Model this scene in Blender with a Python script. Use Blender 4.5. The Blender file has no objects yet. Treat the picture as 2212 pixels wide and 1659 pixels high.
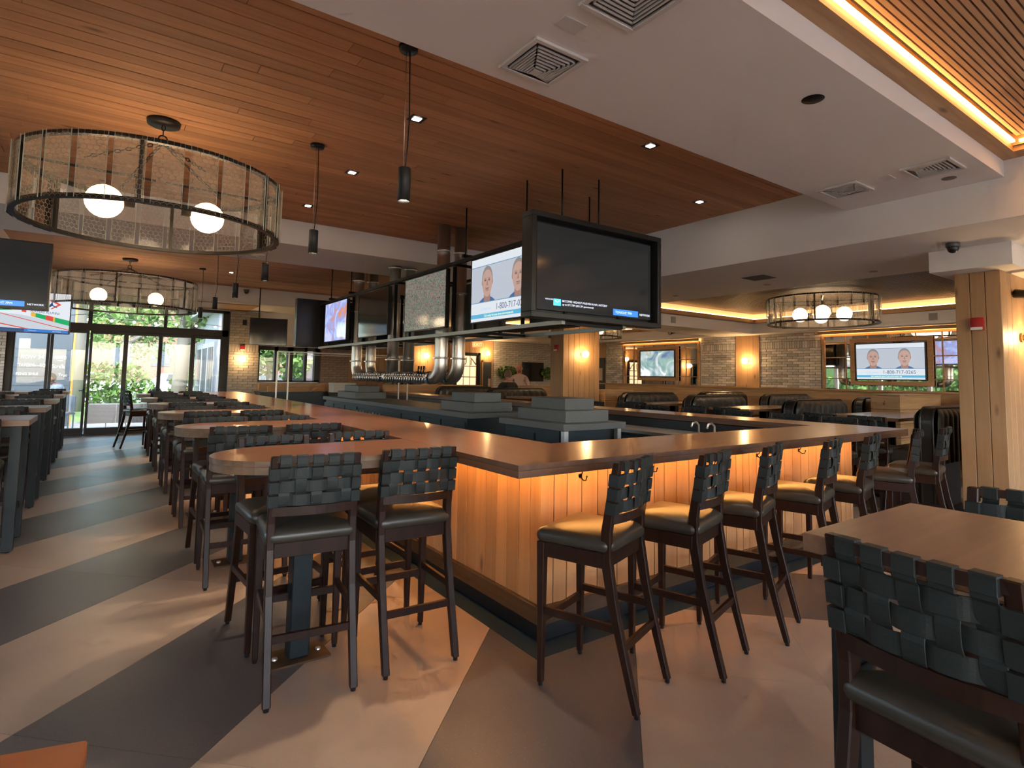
import bpy, bmesh, math, random
from mathutils import Vector, Matrix
random.seed(7)
scene = bpy.context.scene
COL = scene.collection
PI = math.pi

# ------------------------------------------------------------------ camera
CAMP = dict(f=1240.083, px=1134.886, py=721.964, yaw=-0.626215821, pitch=0.0742457873, roll=0.0163280465, H=1.49)
def add_camera():
    a, b, c = CAMP['yaw'], CAMP['pitch'], CAMP['roll']
    f = Vector((-math.sin(a)*math.cos(b), math.cos(a)*math.cos(b), math.sin(b)))
    r = Vector((math.cos(a), math.sin(a), 0)); u = r.cross(f)
    r2 = r*math.cos(c) + u*math.sin(c); u2 = -r*math.sin(c) + u*math.cos(c)
    cam = bpy.data.cameras.new('camera'); o = bpy.data.objects.new('camera', cam); COL.objects.link(o)
    m = Matrix((r2, u2, -f)).transposed().to_4x4(); m.translation = Vector((0, 0, CAMP['H']))
    o.matrix_world = m
    cam.sensor_fit = 'HORIZONTAL'; cam.sensor_width = 36.0
    cam.lens = CAMP['f']/2212*36.0
    cam.shift_x = -(CAMP['px']-1106)/2212; cam.shift_y = -(829.5-CAMP['py'])/2212
    cam.clip_start = 0.02; cam.clip_end = 300
    scene.camera = o
add_camera()

# ------------------------------------------------------------------ world, sun, exposure
vs = scene.view_settings
vs.view_transform = 'Standard'; vs.look = 'None'; vs.gamma = 1.0; vs.use_curve_mapping = False
vs.exposure = EXPOSURE = 1.48
w = bpy.data.worlds.new('world'); scene.world = w; w.use_nodes = True
nt = w.node_tree; nt.nodes.clear()
out = nt.nodes.new('ShaderNodeOutputWorld'); bg = nt.nodes.new('ShaderNodeBackground'); sky = nt.nodes.new('ShaderNodeTexSky')
sky.sky_type = 'NISHITA'; sky.sun_disc = False; sky.sun_elevation = math.radians(48); sky.sun_rotation = math.radians(200)
sky.altitude = 50; sky.air_density = 1.0; sky.dust_density = 2.0; sky.ozone_density = 1.0
bg.inputs['Strength'].default_value = WORLD_STRENGTH = 0.50
nt.links.new(sky.outputs[0], bg.inputs[0]); nt.links.new(bg.outputs[0], out.inputs[0])
sun = bpy.data.lights.new('sun', 'SUN'); sun.energy = 3.0; sun.angle = math.radians(0.6); sun.color = (1.0, 0.95, 0.86)
so = bpy.data.objects.new('sun', sun); COL.objects.link(so); so['kind'] = 'helper'
so.rotation_euler = (math.radians(40), 0, math.radians(-62))   # sun high, beyond the far-left windows
cy = scene.cycles
cy.max_bounces = 6; cy.diffuse_bounces = 4; cy.glossy_bounces = 3; cy.transmission_bounces = 4; cy.transparent_max_bounces = 8
cy.use_adaptive_sampling = True; cy.adaptive_threshold = 0.10; cy.adaptive_min_samples = 12
cy.sample_clamp_indirect = 6.0; cy.sample_clamp_direct = 0; cy.caustics_reflective = False; cy.caustics_refractive = False
cy.use_denoising = True
def portal(name, loc, size, rot):
    l = bpy.data.lights.new(name, 'AREA'); l.shape = 'RECTANGLE'; l.size, l.size_y = size
    l.cycles.is_portal = True
    o = bpy.data.objects.new(name, l); COL.objects.link(o); o.location = loc; o.rotation_euler = rot; o['kind'] = 'helper'
portal('window_portal_far', (0.3, 16.85, 1.55), (4.3, 3.1), (math.radians(-90), 0, 0))
portal('window_portal_left', (-5.75, 10.4, 1.55), (12.2, 2.9), (math.radians(90), 0, math.radians(-90)))
portal('window_portal_rear', (3.0, -4.25, 1.9), (17.0, 2.2), (math.radians(90), 0, 0))

# ------------------------------------------------------------------ materials
MATS = {}
def _m(name):
    m = bpy.data.materials.new(name); m.use_nodes = True
    return m, m.node_tree, m.node_tree.nodes['Principled BSDF']
def plain(name, col, rough=0.5, metal=0.0, spec=0.5, bump=0.0, bscale=40, var=0.0, emit=None, estr=0.0, coat=0.0):
    if name in MATS: return MATS[name]
    m, t, b = _m(name)
    b.inputs['Base Color'].default_value = (*col, 1); b.inputs['Roughness'].default_value = rough
    b.inputs['Metallic'].default_value = metal; b.inputs['Specular IOR Level'].default_value = spec
    if coat: b.inputs['Coat Weight'].default_value = coat; b.inputs['Coat Roughness'].default_value = 0.15
    if emit: b.inputs['Emission Color'].default_value = (*emit, 1); b.inputs['Emission Strength'].default_value = estr
    if bump or var:
        tc = t.nodes.new('ShaderNodeTexCoord'); n = t.nodes.new('ShaderNodeTexNoise')
        n.inputs['Scale'].default_value = bscale; n.inputs['Detail'].default_value = 5
        t.links.new(tc.outputs['Object'], n.inputs['Vector'])
        if bump:
            bp = t.nodes.new('ShaderNodeBump'); bp.inputs['Strength'].default_value = bump; bp.inputs['Distance'].default_value = 0.01
            t.links.new(n.outputs['Fac'], bp.inputs['Height']); t.links.new(bp.outputs[0], b.inputs['Normal'])
        if var:
            mp = t.nodes.new('ShaderNodeMapRange'); mp.inputs[1].default_value = 0.3; mp.inputs[2].default_value = 0.7
            mp.inputs[3].default_value = 1-var; mp.inputs[4].default_value = 1+var
            mx = t.nodes.new('ShaderNodeMix'); mx.data_type = 'RGBA'; mx.blend_type = 'MULTIPLY'; mx.inputs[0].default_value = 1
            mx.inputs[6].default_value = (*col, 1)
            t.links.new(n.outputs['Fac'], mp.inputs[0]); t.links.new(mp.outputs[0], mx.inputs[7]); t.links.new(mx.outputs[2], b.inputs['Base Color'])
    MATS[name] = m
    return m
def wood(name, light, dark, axis=0, rough=0.45, grain=1.0, rnd=0.25, knots=True, coat=0.0):
    """grain runs along local axis; each object gets its own offset and tone"""
    if name in MATS: return MATS[name]
    m, t, b = _m(name); N = t.nodes.new; L = t.links.new
    tc = N('ShaderNodeTexCoord'); oi = N('ShaderNodeObjectInfo')
    off = N('ShaderNodeVectorMath'); off.operation = 'SCALE'; off.inputs[0].default_value = (37.0, 53.0, 71.0)
    L(oi.outputs['Random'], off.inputs['Scale'])
    add = N('ShaderNodeVectorMath'); add.operation = 'ADD'; L(tc.outputs['Object'], add.inputs[0]); L(off.outputs[0], add.inputs[1])
    sc = [22*grain]*3; sc[axis] = 1.3*grain
    mp = N('ShaderNodeMapping'); mp.inputs['Scale'].default_value = sc; L(add.outputs[0], mp.inputs[0])
    n1 = N('ShaderNodeTexNoise'); n1.inputs['Scale'].default_value = 1.0; n1.inputs['Detail'].default_value = 6; n1.inputs['Distortion'].default_value = 0.6; L(mp.outputs[0], n1.inputs['Vector'])
    rp = N('ShaderNodeValToRGB'); rp.color_ramp.elements[0].position = 0.3; rp.color_ramp.elements[0].color = (*dark, 1)
    rp.color_ramp.elements[1].position = 0.68; rp.color_ramp.elements[1].color = (*light, 1); L(n1.outputs['Fac'], rp.inputs[0])
    col = rp.outputs[0]
    if knots:
        sk = [5.0]*3; sk[axis] = 1.6
        mk = N('ShaderNodeMapping'); mk.inputs['Scale'].default_value = sk; L(add.outputs[0], mk.inputs[0])
        v = N('ShaderNodeTexVoronoi'); v.inputs['Scale'].default_value = 1.0; L(mk.outputs[0], v.inputs['Vector'])
        r2 = N('ShaderNodeValToRGB'); r2.color_ramp.elements[0].position = 0.03; r2.color_ramp.elements[0].color = (0.25, 0.2, 0.17, 1)
        r2.color_ramp.elements[1].position = 0.13; r2.color_ramp.elements[1].color = (1, 1, 1, 1); L(v.outputs['Distance'], r2.inputs[0])
        mx = N('ShaderNodeMix'); mx.data_type = 'RGBA'; mx.blend_type = 'MULTIPLY'; mx.inputs[0].default_value = 0.8; L(col, mx.inputs[6]); L(r2.outputs[0], mx.inputs[7]); col = mx.outputs[2]
    if rnd:
        mr = N('ShaderNodeMapRange'); mr.inputs[3].default_value = 1-rnd; mr.inputs[4].default_value = 1+rnd*0.7; L(oi.outputs['Random'], mr.inputs[0])
        mx = N('ShaderNodeMix'); mx.data_type = 'RGBA'; mx.blend_type = 'MULTIPLY'; mx.inputs[0].default_value = 1; L(col, mx.inputs[6]); L(mr.outputs[0], mx.inputs[7]); col = mx.outputs[2]
    L(col, b.inputs['Base Color']); b.inputs['Roughness'].default_value = rough
    if coat: b.inputs['Coat Weight'].default_value = coat; b.inputs['Coat Roughness'].default_value = 0.12
    bp = N('ShaderNodeBump'); bp.inputs['Strength'].default_value = 0.12; bp.inputs['Distance'].default_value = 0.004
    L(n1.outputs['Fac'], bp.inputs['Height']); L(bp.outputs[0], b.inputs['Normal'])
    MATS[name] = m
    return m
def brickmat(name, col, rnd=0.35, rough=0.35):
    if name in MATS: return MATS[name]
    m, t, b = _m(name); N = t.nodes.new; L = t.links.new
    oi = N('ShaderNodeObjectInfo'); tc = N('ShaderNodeTexCoord'); n = N('ShaderNodeTexNoise'); n.inputs['Scale'].default_value = 18
    L(tc.outputs['Object'], n.inputs['Vector'])
    mr = N('ShaderNodeMapRange'); mr.inputs[3].default_value = 1-rnd; mr.inputs[4].default_value = 1+rnd; L(oi.outputs['Random'], mr.inputs[0])
    m2 = N('ShaderNodeMapRange'); m2.inputs[3].default_value = 0.7; m2.inputs[4].default_value = 1.25; L(n.outputs['Fac'], m2.inputs[0])
    mu = N('ShaderNodeMath'); mu.operation = 'MULTIPLY'; L(mr.outputs[0], mu.inputs[0]); L(m2.outputs[0], mu.inputs[1])
    mx = N('ShaderNodeMix'); mx.data_type = 'RGBA'; mx.blend_type = 'MULTIPLY'; mx.inputs[0].default_value = 1; mx.inputs[6].default_value = (*col, 1)
    L(mu.outputs[0], mx.inputs[7]); L(mx.outputs[2], b.inputs['Base Color']); b.inputs['Roughness'].default_value = rough
    bp = N('ShaderNodeBump'); bp.inputs['Strength'].default_value = 0.4; bp.inputs['Distance'].default_value = 0.004; L(n.outputs['Fac'], bp.inputs['Height']); L(bp.outputs[0], b.inputs['Normal'])
    MATS[name] = m
    return m
def terrazzo(name, col, fleck, rough=0.38):
    if name in MATS: return MATS[name]
    m, t, b = _m(name); N = t.nodes.new; L = t.links.new
    tc = N('ShaderNodeTexCoord')
    n = N('ShaderNodeTexNoise'); n.inputs['Scale'].default_value = 1.6; n.inputs['Detail'].default_value = 6; L(tc.outputs['Object'], n.inputs['Vector'])
    n2 = N('ShaderNodeTexNoise'); n2.inputs['Scale'].default_value = 120; n2.inputs['Detail'].default_value = 2; L(tc.outputs['Object'], n2.inputs['Vector'])
    a = N('ShaderNodeMapRange'); a.inputs[1].default_value = 0.3; a.inputs[2].default_value = 0.7; a.inputs[3].default_value = 0.86; a.inputs[4].default_value = 1.14; L(n.outputs['Fac'], a.inputs[0])
    mx = N('ShaderNodeMix'); mx.data_type = 'RGBA'; mx.blend_type = 'MULTIPLY'; mx.inputs[0].default_value = 1; mx.inputs[6].default_value = (*col, 1); L(a.outputs[0], mx.inputs[7])
    r = N('ShaderNodeValToRGB'); r.color_ramp.elements[0].position = 0.62; r.color_ramp.elements[0].color = (0, 0, 0, 1); r.color_ramp.elements[1].position = 0.72; r.color_ramp.elements[1].color = (0.5, 0.5, 0.5, 1); L(n2.outputs['Fac'], r.inputs[0])
    m3 = N('ShaderNodeMix'); m3.data_type = 'RGBA'; L(r.outputs[0], m3.inputs[0]); L(mx.outputs[2], m3.inputs[6]); m3.inputs[7].default_value = (*fleck, 1)
    L(m3.outputs[2], b.inputs['Base Color'])
    rr = N('ShaderNodeMapRange'); rr.inputs[3].default_value = rough-0.06; rr.inputs[4].default_value = rough+0.1; L(n.outputs['Fac'], rr.inputs[0]); L(rr.outputs[0], b.inputs['Roughness'])
    MATS[name] = m
    return m
def glassmat(name, tint=(1, 1, 1), rough=0.0, mixg=0.12, alpha_tint=(0.93, 0.96, 0.95)):
    """thin pane: see-through with a real surface reflection"""
    if name in MATS: return MATS[name]
    m, t, b = _m(name); N = t.nodes.new; L = t.links.new
    t.nodes.remove(b); o = t.nodes['Material Output']
    tr = N('ShaderNodeBsdfTransparent'); tr.inputs[0].default_value = (*alpha_tint, 1)
    gl = N('ShaderNodeBsdfGlossy'); gl.inputs['Roughness'].default_value = rough; gl.inputs[0].default_value = (*tint, 1)
    fr = N('ShaderNodeFresnel'); fr.inputs[0].default_value = 1.45
    mx = N('ShaderNodeMixShader'); L(fr.outputs[0], mx.inputs[0]); L(tr.outputs[0], mx.inputs[1]); L(gl.outputs[0], mx.inputs[2]); L(mx.outputs[0], o.inputs[0])
    MATS[name] = m
    return m
def emis(name, col, s):
    if name in MATS: return MATS[name]
    m, t, b = _m(name)
    b.inputs['Base Color'].default_value = (*[min(1, c) for c in col], 1); b.inputs['Emission Color'].default_value = (*col, 1); b.inputs['Emission Strength'].default_value = s
    MATS[name] = m
    return m
def screenmat(name, col, s=0.55, rough=0.12):
    """lit display pixels behind a glossy panel"""
    if name in MATS: return MATS[name]
    m, t, b = _m(name)
    b.inputs['Base Color'].default_value = (0.01, 0.01, 0.012, 1); b.inputs['Roughness'].default_value = rough
    b.inputs['Emission Color'].default_value = (*col, 1); b.inputs['Emission Strength'].default_value = s
    MATS[name] = m
    return m

# ------------------------------------------------------------------ mesh builder
class MB:
    def __init__(s): s.v = []; s.f = []; s.mi = []; s.sm = []
    def add(s, vs, fs, mi=0, smooth=False):
        k = len(s.v); s.v += [tuple(v) for v in vs]
        for f in fs: s.f.append([i+k for i in f]); s.mi.append(mi); s.sm.append(smooth)
        return s
    def box(s, x0, x1, y0, y1, z0, z1, mi=0, M=None):
        vs = [(x0,y0,z0),(x1,y0,z0),(x1,y1,z0),(x0,y1,z0),(x0,y0,z1),(x1,y0,z1),(x1,y1,z1),(x0,y1,z1)]
        if M: vs = [M @ Vector(v) for v in vs]
        return s.add(vs, [(0,3,2,1),(4,5,6,7),(0,1,5,4),(1,2,6,5),(2,3,7,6),(3,0,4,7)], mi)
    def bar(s, p, q, wd, ht, mi=0, up=(0,0,1), w2=None, h2=None):
        """box beam from p to q"""
        p, q = Vector(p), Vector(q); d = (q-p).normalized(); u = Vector(up)
        r = d.cross(u)
        if r.length < 1e-4: r = d.cross(Vector((0,1,0)))
        r.normalize(); u = r.cross(d); vs = []
        for c, a, b in ((p, wd, ht), (q, w2 or wd, h2 or ht)):
            vs += [c-r*a/2-u*b/2, c+r*a/2-u*b/2, c+r*a/2+u*b/2, c-r*a/2+u*b/2]
        return s.add(vs, [(0,1,2,3),(7,6,5,4),(0,4,5,1),(1,5,6,2),(2,6,7,3),(3,7,4,0)], mi)
    def tube(s, path, r, seg=10, mi=0, cap=True, closed=False):
        P = [Vector(p) for p in path]; n = len(P); rings = []; ref = None
        rr = r if isinstance(r, (list, tuple)) else [r]*n
        for i in range(n):
            if closed: d = P[(i+1) % n]-P[i-1]
            else: d = P[min(i+1, n-1)]-P[max(i-1, 0)]
            d.normalize()
            if ref is None:
                ref = Vector((0,0,1)) if abs(d.z) < 0.9 else Vector((1,0,0))
            a = d.cross(ref)
            if a.length < 1e-5: a = d.cross(Vector((0,1,0)))
            a.normalize(); b = a.cross(d); ref = b
            rings.append([P[i]+(a*math.cos(2*PI*k/seg)+b*math.sin(2*PI*k/seg))*rr[i] for k in range(seg)])
        vs = [v for g in rings for v in g]; fs = []
        for i in range(n if closed else n-1):
            j = (i+1) % n
            for k in range(seg):
                l = (k+1) % seg; fs.append((i*seg+k, i*seg+l, j*seg+l, j*seg+k))
        s.add(vs, fs, mi, True)
        if cap and not closed:
            k0 = len(s.v)-len(vs)
            s.f.append([k0+k for k in range(seg)][::-1]); s.mi.append(mi); s.sm.append(False)
            s.f.append([k0+(n-1)*seg+k for k in range(seg)]); s.mi.append(mi); s.sm.append(False)
        return s
    def lathe(s, prof, c=(0,0,0), seg=20, mi=0, smooth=True, axis='z'):
        vs = []; fs = []; n = len(prof)
        for i, (r, z) in enumerate(prof):
            for k in range(seg):
                t = 2*PI*k/seg; x, y = r*math.cos(t), r*math.sin(t)
                p = (x, y, z) if axis == 'z' else ((z, x, y) if axis == 'x' else (x, z, y))
                vs.append((p[0]+c[0], p[1]+c[1], p[2]+c[2]))
        for i in range(n-1):
            for k in range(seg):
                l = (k+1) % seg; fs.append((i*seg+k, i*seg+l, (i+1)*seg+l, (i+1)*seg+k))
        return s.add(vs, fs, mi, smooth)
    def sphere(s, c, r, seg=16, rings=10, mi=0, sc=(1,1,1)):
        prof = [(max(1e-4, r*math.sin(PI*i/rings)), -r*math.cos(PI*i/rings)) for i in range(rings+1)]
        k = len(s.v); s.lathe(prof, (0,0,0), seg, mi)
        for i in range(k, len(s.v)):
            x, y, z = s.v[i]; s.v[i] = (x*sc[0]+c[0], y*sc[1]+c[1], z*sc[2]+c[2])
        return s
    def prism(s, poly, z0, z1, mi=0, mtop=None):
        n = len(poly); vs = [(x, y, z0) for x, y in poly]+[(x, y, z1) for x, y in poly]
        fs = [tuple(range(n))[::-1]] + [(i, (i+1) % n, n+(i+1) % n, n+i) for i in range(n)]
        s.add(vs, fs, mi); s.f.append([len(s.v)-n+i for i in range(n)]); s.mi.append(mi if mtop is None else mtop); s.sm.append(False)
        return s
    def quad(s, a, b, c, d, mi=0): return s.add([a, b, c, d], [(0,1,2,3)], mi)
    def poly(s, pts, mi=0): return s.add(pts, [tuple(range(len(pts)))], mi)
    def xform(s, M, start=0):
        for i in range(start, len(s.v)): s.v[i] = tuple(M @ Vector(s.v[i]))
        return s
    def mesh(s, name, mats, bevel=0.0, bseg=2, fixn=True, bang=30):
        me = bpy.data.meshes.new(name); me.from_pydata(s.v, [], s.f)
        for m in (mats if isinstance(mats, (list, tuple)) else [mats]): me.materials.append(m)
        me.polygons.foreach_set('material_index', s.mi); me.polygons.foreach_set('use_smooth', s.sm)
        if fixn or bevel:
            bm = bmesh.new(); bm.from_mesh(me)
            if fixn: bmesh.ops.recalc_face_normals(bm, faces=bm.faces)
            if bevel:
                es = [e for e in bm.edges if len(e.link_faces) == 2 and e.calc_face_angle(0) > math.radians(bang)]
                bmesh.ops.bevel(bm, geom=es, offset=bevel, segments=bseg, profile=0.5, affect='EDGES')
                if bseg > 1:
                    for f in bm.faces: f.smooth = True
            bm.to_mesh(me); bm.free()
            if bevel and bseg > 1:
                try: me.set_sharp_from_angle(angle=math.radians(40))
                except Exception: pass
        me.update()
        return me
    def build(s, name, mats, parent=None, loc=None, rot=None, **kw):
        return link(name, s.mesh(name, mats, **kw), parent, loc, rot)
def link(name, me, parent=None, loc=None, rot=None):
    o = bpy.data.objects.new(name, me); COL.objects.link(o)
    if parent: o.parent = parent
    if loc: o.location = loc
    if rot: o.rotation_euler = rot
    return o
def tag(o, label=None, cat=None, group=None, kind=None):
    if label: o['label'] = label
    if cat: o['category'] = cat
    if group: o['group'] = group
    if kind: o['kind'] = kind
    return o
def thing(name, label, cat, loc=(0,0,0), rz=0, group=None):
    o = bpy.data.objects.new(name, None); COL.objects.link(o); o.location = loc; o.rotation_euler = (0,0,rz); o.empty_display_size = 0.1
    return tag(o, label, cat, group)
def copy_tree(o, parent=None):
    c = o.copy(); COL.objects.link(c); c.parent = parent
    for ch in list(o.children): copy_tree(ch, c)
    return c
def struct(name, mb, mats, parent=None, **kw):
    o = mb.build(name, mats, parent, **kw)
    if not parent: o['kind'] = 'structure'
    return o
def text(name, body, size, mat, parent, loc, rot, align='LEFT', extrude=0.0, sx=1.0):
    cu = bpy.data.curves.new(name, 'FONT'); cu.body = body; cu.size = size; cu.align_x = align; cu.extrude = extrude
    cu.materials.append(mat); cu.resolution_u = 3
    tmp = bpy.data.objects.new(name, cu); me = bpy.data.meshes.new_from_object(tmp); bpy.data.objects.remove(tmp)
    if not me.materials: me.materials.append(mat)
    o = link(name, me, parent, loc, rot); o.scale = (sx, 1, 1)
    return o
BOXCACHE = {}
def piece(name, sx, sy, sz, mat, parent, loc, rot=None, bevel=0.0):
    """a box piece (centre at loc) that shares its mesh with all pieces of the same size"""
    k = (round(sx, 3), round(sy, 3), round(sz, 3), mat.name, bevel)
    if k not in BOXCACHE:
        BOXCACHE[k] = MB().box(-sx/2, sx/2, -sy/2, sy/2, -sz/2, sz/2).mesh(name, mat, bevel=bevel, bseg=1)
    return link(name, BOXCACHE[k], parent, loc, rot)
so.rotation_euler = Vector((-0.36, 0.42, -0.83)).to_track_quat('-Z', 'Y').to_euler()

WHITE = plain('white_paint', (0.83, 0.80, 0.775), 0.7, bump=0.03, bscale=90)
BLACKM = plain('black_metal', (0.012, 0.013, 0.014), 0.42, 0.6)
BLACKP = plain('black_plastic', (0.012, 0.012, 0.013), 0.35)
FRAME = plain('bronze_frame', (0.035, 0.030, 0.026), 0.45, 0.3)
STEEL = plain('stainless_steel', (0.78, 0.75, 0.70), 0.38, 1.0)
GROUT = plain('mortar', (0.09, 0.08, 0.07), 0.9)
W_CEIL = wood('ceiling_oak', (0.56, 0.275, 0.13), (0.45, 0.205, 0.09), 0, 0.75, 0.7, 0.18)
W_CEIL2 = wood('ceiling_oak_far', (0.52, 0.28, 0.15), (0.43, 0.22, 0.11), 0, 0.75, 0.7, 0.15)
W_FACEX = wood('oak_cladding_vertical', (0.52, 0.285, 0.12), (0.44, 0.225, 0.09), 2, 0.5, 0.7, 0.2)
W_TRIMX = wood('oak_board_along_x', (0.52, 0.31, 0.15), (0.36, 0.20, 0.09), 0, 0.5, 1.0, 0.1)
W_TRIMY = wood('oak_board_along_y', (0.52, 0.31, 0.15), (0.36, 0.20, 0.09), 1, 0.5, 1.0, 0.1)
W_COL = wood('oak_cladding_column', (0.45, 0.265, 0.13), (0.39, 0.22, 0.105), 2, 0.5, 0.9, 0.1)
W_LATH = wood('pale_lath', (0.52, 0.33, 0.19), (0.42, 0.25, 0.13), 0, 0.55, 1.0, 0.06, knots=False)
LED = emis('warm_led', (1.0, 0.43, 0.10), 18.0)
LEDC = emis('warm_led_cove', (1.0, 0.50, 0.16), 6.0)
BRICK = brickmat('glazed_brick', (0.50, 0.46, 0.42), 0.30, 0.22)
BRICKW = brickmat('white_brick', (0.52, 0.49, 0.44), 0.14, 0.35)
F_LIGHT = terrazzo('floor_pale', (0.37, 0.272, 0.195), (0.46, 0.36, 0.27), 0.36)
F_DARK = terrazzo('floor_dark', (0.085, 0.077, 0.073), (0.2, 0.185, 0.17), 0.36)
F_NAVY = plain('floor_navy_border', (0.010, 0.026, 0.044), 0.65, spec=0.15)

# ---------------------------------------------------------------- floor in diagonal bands
fl = struct('floor', MB().box(-5.9, 12.7, -4.4, 16.8, -0.12, -0.006), plain('floor_joint', (0.10, 0.085, 0.075), 0.9))
def clip(poly, a, b, c):
    """keep a*x+b*y>=c"""
    o = []; n = len(poly)
    for i in range(n):
        p, q = poly[i], poly[(i+1) % n]; dp, dq = a*p[0]+b*p[1]-c, a*q[0]+b*q[1]-c
        if dp >= 0: o.append(p)
        if (dp >= 0) != (dq >= 0):
            t = dp/(dp-dq); o.append((p[0]+(q[0]-p[0])*t, p[1]+(q[1]-p[1])*t))
    return o
RECT = [(-5.8, -4.3), (12.5, -4.3), (12.5, 16.6), (-5.8, 16.6)]
PIT, G = 1.195, 0.0015
def fpanel(poly, mat):
    if len(poly) < 3: return
    xs = [p[0] for p in poly]; ys = [p[1] for p in poly]
    if (max(xs)-min(xs))*(max(ys)-min(ys)) < 0.02: return
    cx, cy_ = sum(xs)/len(xs), sum(ys)/len(ys)
    MB().prism([(x-cx, y-cy_) for x, y in poly], -0.006, 0.0).build('floor_panel', mat, fl, loc=(cx, cy_, 0))
E0, EX = -0.15, 5.62
for k in range(-1, 20):                                   # bands rising to the right (v = y-x), joints across (u = x+y)
    lo, hi = E0+PIT*k, E0+PIT*(k+1)
    for j in range(-8, 16):
        u0, u1 = 2.97+2*PIT*j, 2.97+2*PIT*(j+1)
        if k < 0: break
        p = clip(clip(RECT, -1, 1, lo+G), 1, -1, -hi+G)
        p = clip(clip(p, 1, 1, u0+G), -1, -1, -u1+G) if p else p
        if p: fpanel(p, F_DARK if k % 2 == 0 else F_LIGHT)
base_c = clip(RECT, 1, -1, -E0+G)
pb = clip(base_c, -1, -1, -EX+G)
for k in range(0, 8):
    for j in range(-5, 4):
        p = clip(clip(pb, 1, -1, -(E0-1.3*k)), -1, 1, (E0-1.3*(k+1))+G)
        p = clip(clip(p, 1, 1, 2.06+PIT*2*j+G), -1, -1, -(2.06+PIT*2*(j+1))+G) if p else p
        if p: fpanel(p, F_DARK if k in (2, 5) else F_LIGHT)
pc = clip(base_c, 1, 1, EX+G)
for k in range(0, 18):
    p = clip(clip(pc, 1, 1, EX+1.27*k+G), -1, -1, -(EX+1.27*(k+1))+G)
    if p: fpanel(p, F_DARK if k % 2 == 0 else F_LIGHT)
m = MB()
for (x0, x1, y0, y1) in ((1.92, 5.9, 2.50, 2.66), (1.92, 2.06, 2.66, 13.9)): m.box(x0, x1, y0, y1, -0.001, 0.002)
struct('trim_1', m, F_NAVY)

# ---------------------------------------------------------------- ceilings
m = MB()
m.box(-6.0, 12.9, -4.6, 17.0, 3.80, 3.9)
struct('ceiling', m, WHITE)
def planks(name, parent, x0, x1, y0, y1, z, wd, mat, segs, th=0.02, gap=0.007):
    n = int(round((y1-y0)/wd)); wd = (y1-y0)/n
    for i in range(n):
        c = [x0]+sorted(x0+(x1-x0)*((s+random.uniform(0.15, 0.85))/segs) for s in range(segs-1))+[x1]
        for a, b in zip(c, c[1:]):
            a, b = round(a, 1), round(b, 1)
            if b-a < 0.05: continue
            dz = random.uniform(-0.0012, 0.0012)
            piece(name, b-a-0.003, wd-gap, th, mat, parent, ((a+b)/2, y0+wd*(i+0.5), z+th/2+dz), bevel=0.0025)
DARKV = plain('ceiling_void', (0.02, 0.012, 0.008), 0.9)
c1 = struct('ceiling_1', MB().box(-5.8, 5.96, 2.72, 7.85, 3.52, 3.56), DARKV)
planks('ceiling_plank', c1, -3.0, 5.96, 2.72, 7.85, 3.5, 0.124, W_CEIL, 3)
planks('ceiling_plank', c1, -5.8, -3.0, 2.72, 7.85, 3.5, 0.57, W_CEIL, 1)
c2 = struct('ceiling_2', MB().box(-1.35, 5.96, 9.3, 14.9, 3.52, 3.56), DARKV)
planks('ceiling_plank', c2, -1.35, 5.96, 9.3, 14.9, 3.5, 0.14, W_CEIL2, 2)
struct('ceiling_3', MB().box(-5.8, 5.96, 1.46, 2.72, 3.22, 3.8), WHITE)               # front soffit with the vents
struct('ceiling_4', MB().box(-5.8, 5.96, 7.85, 9.3, 3.18, 3.8), WHITE)                # middle soffit
struct('ceiling_5', MB().box(-5.8, -1.35, 9.3, 16.6, 3.18, 3.8), WHITE)
struct('ceiling_6', MB().box(-1.35, 5.96, 14.9, 16.6, 3.12, 3.8), [WHITE])            # bulkhead above the far windows
piece('ceiling_board', 5.0, 1.5, 0.02, W_TRIMX, bpy.data.objects['ceiling_6'], (0.4, 15.85, 3.109))
struct('ceiling_7', MB().box(5.96, 8.08, -4.3, 16.6, 2.87, 3.8), WHITE)               # long beam and low ceiling over the aisle
# right-hand coffers with slatted tops
m = MB().box(8.08, 12.5, -4.3, 16.6, 3.10, 3.8)
m.box(12.0, 12.5, -4.3, 16.6, 2.57, 3.10)
m.box(8.08, 12.0, 7.65, 8.75, 2.57, 3.10); m.box(8.08, 12.0, 12.6, 16.6, 2.60, 3.10)
struct('ceiling_8', m, WHITE)
SLATD = plain('slat_backing', (0.03, 0.022, 0.016), 0.9)
def slat_field(name, x0, x1, y0, y1, z, pitch, mat, along='x'):
    o = struct(name, MB().box(x0, x1, y0, y1, z+0.03, z+0.05), SLATD); m = MB(); t = y0
    while t < y1-pitch*0.5:
        m.box(x0, x1, t, t+pitch*0.72, z, z+0.03); t += pitch
    s = m.build('lath_field', mat, o, fixn=False); s['kind'] = 'stuff'
    return o
W_LATHD = wood('brown_lath', (0.13, 0.085, 0.055), (0.09, 0.058, 0.037), 0, 0.55, 1.0, 0.0, knots=False)
slat_field('ceiling_9', 8.2, 11.9, -4.0, 7.55, 3.0, 0.045, W_LATHD)
slat_field('ceiling_10', 8.2, 11.9, 8.85, 12.5, 3.0, 0.045, W_LATHD)
def strip(name, x0, x1, y0, y1, z0, z1, mat, label):
    return tag(MB().box(x0, x1, y0, y1, z0, z1).build(name, mat), label, 'led strip')
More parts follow.
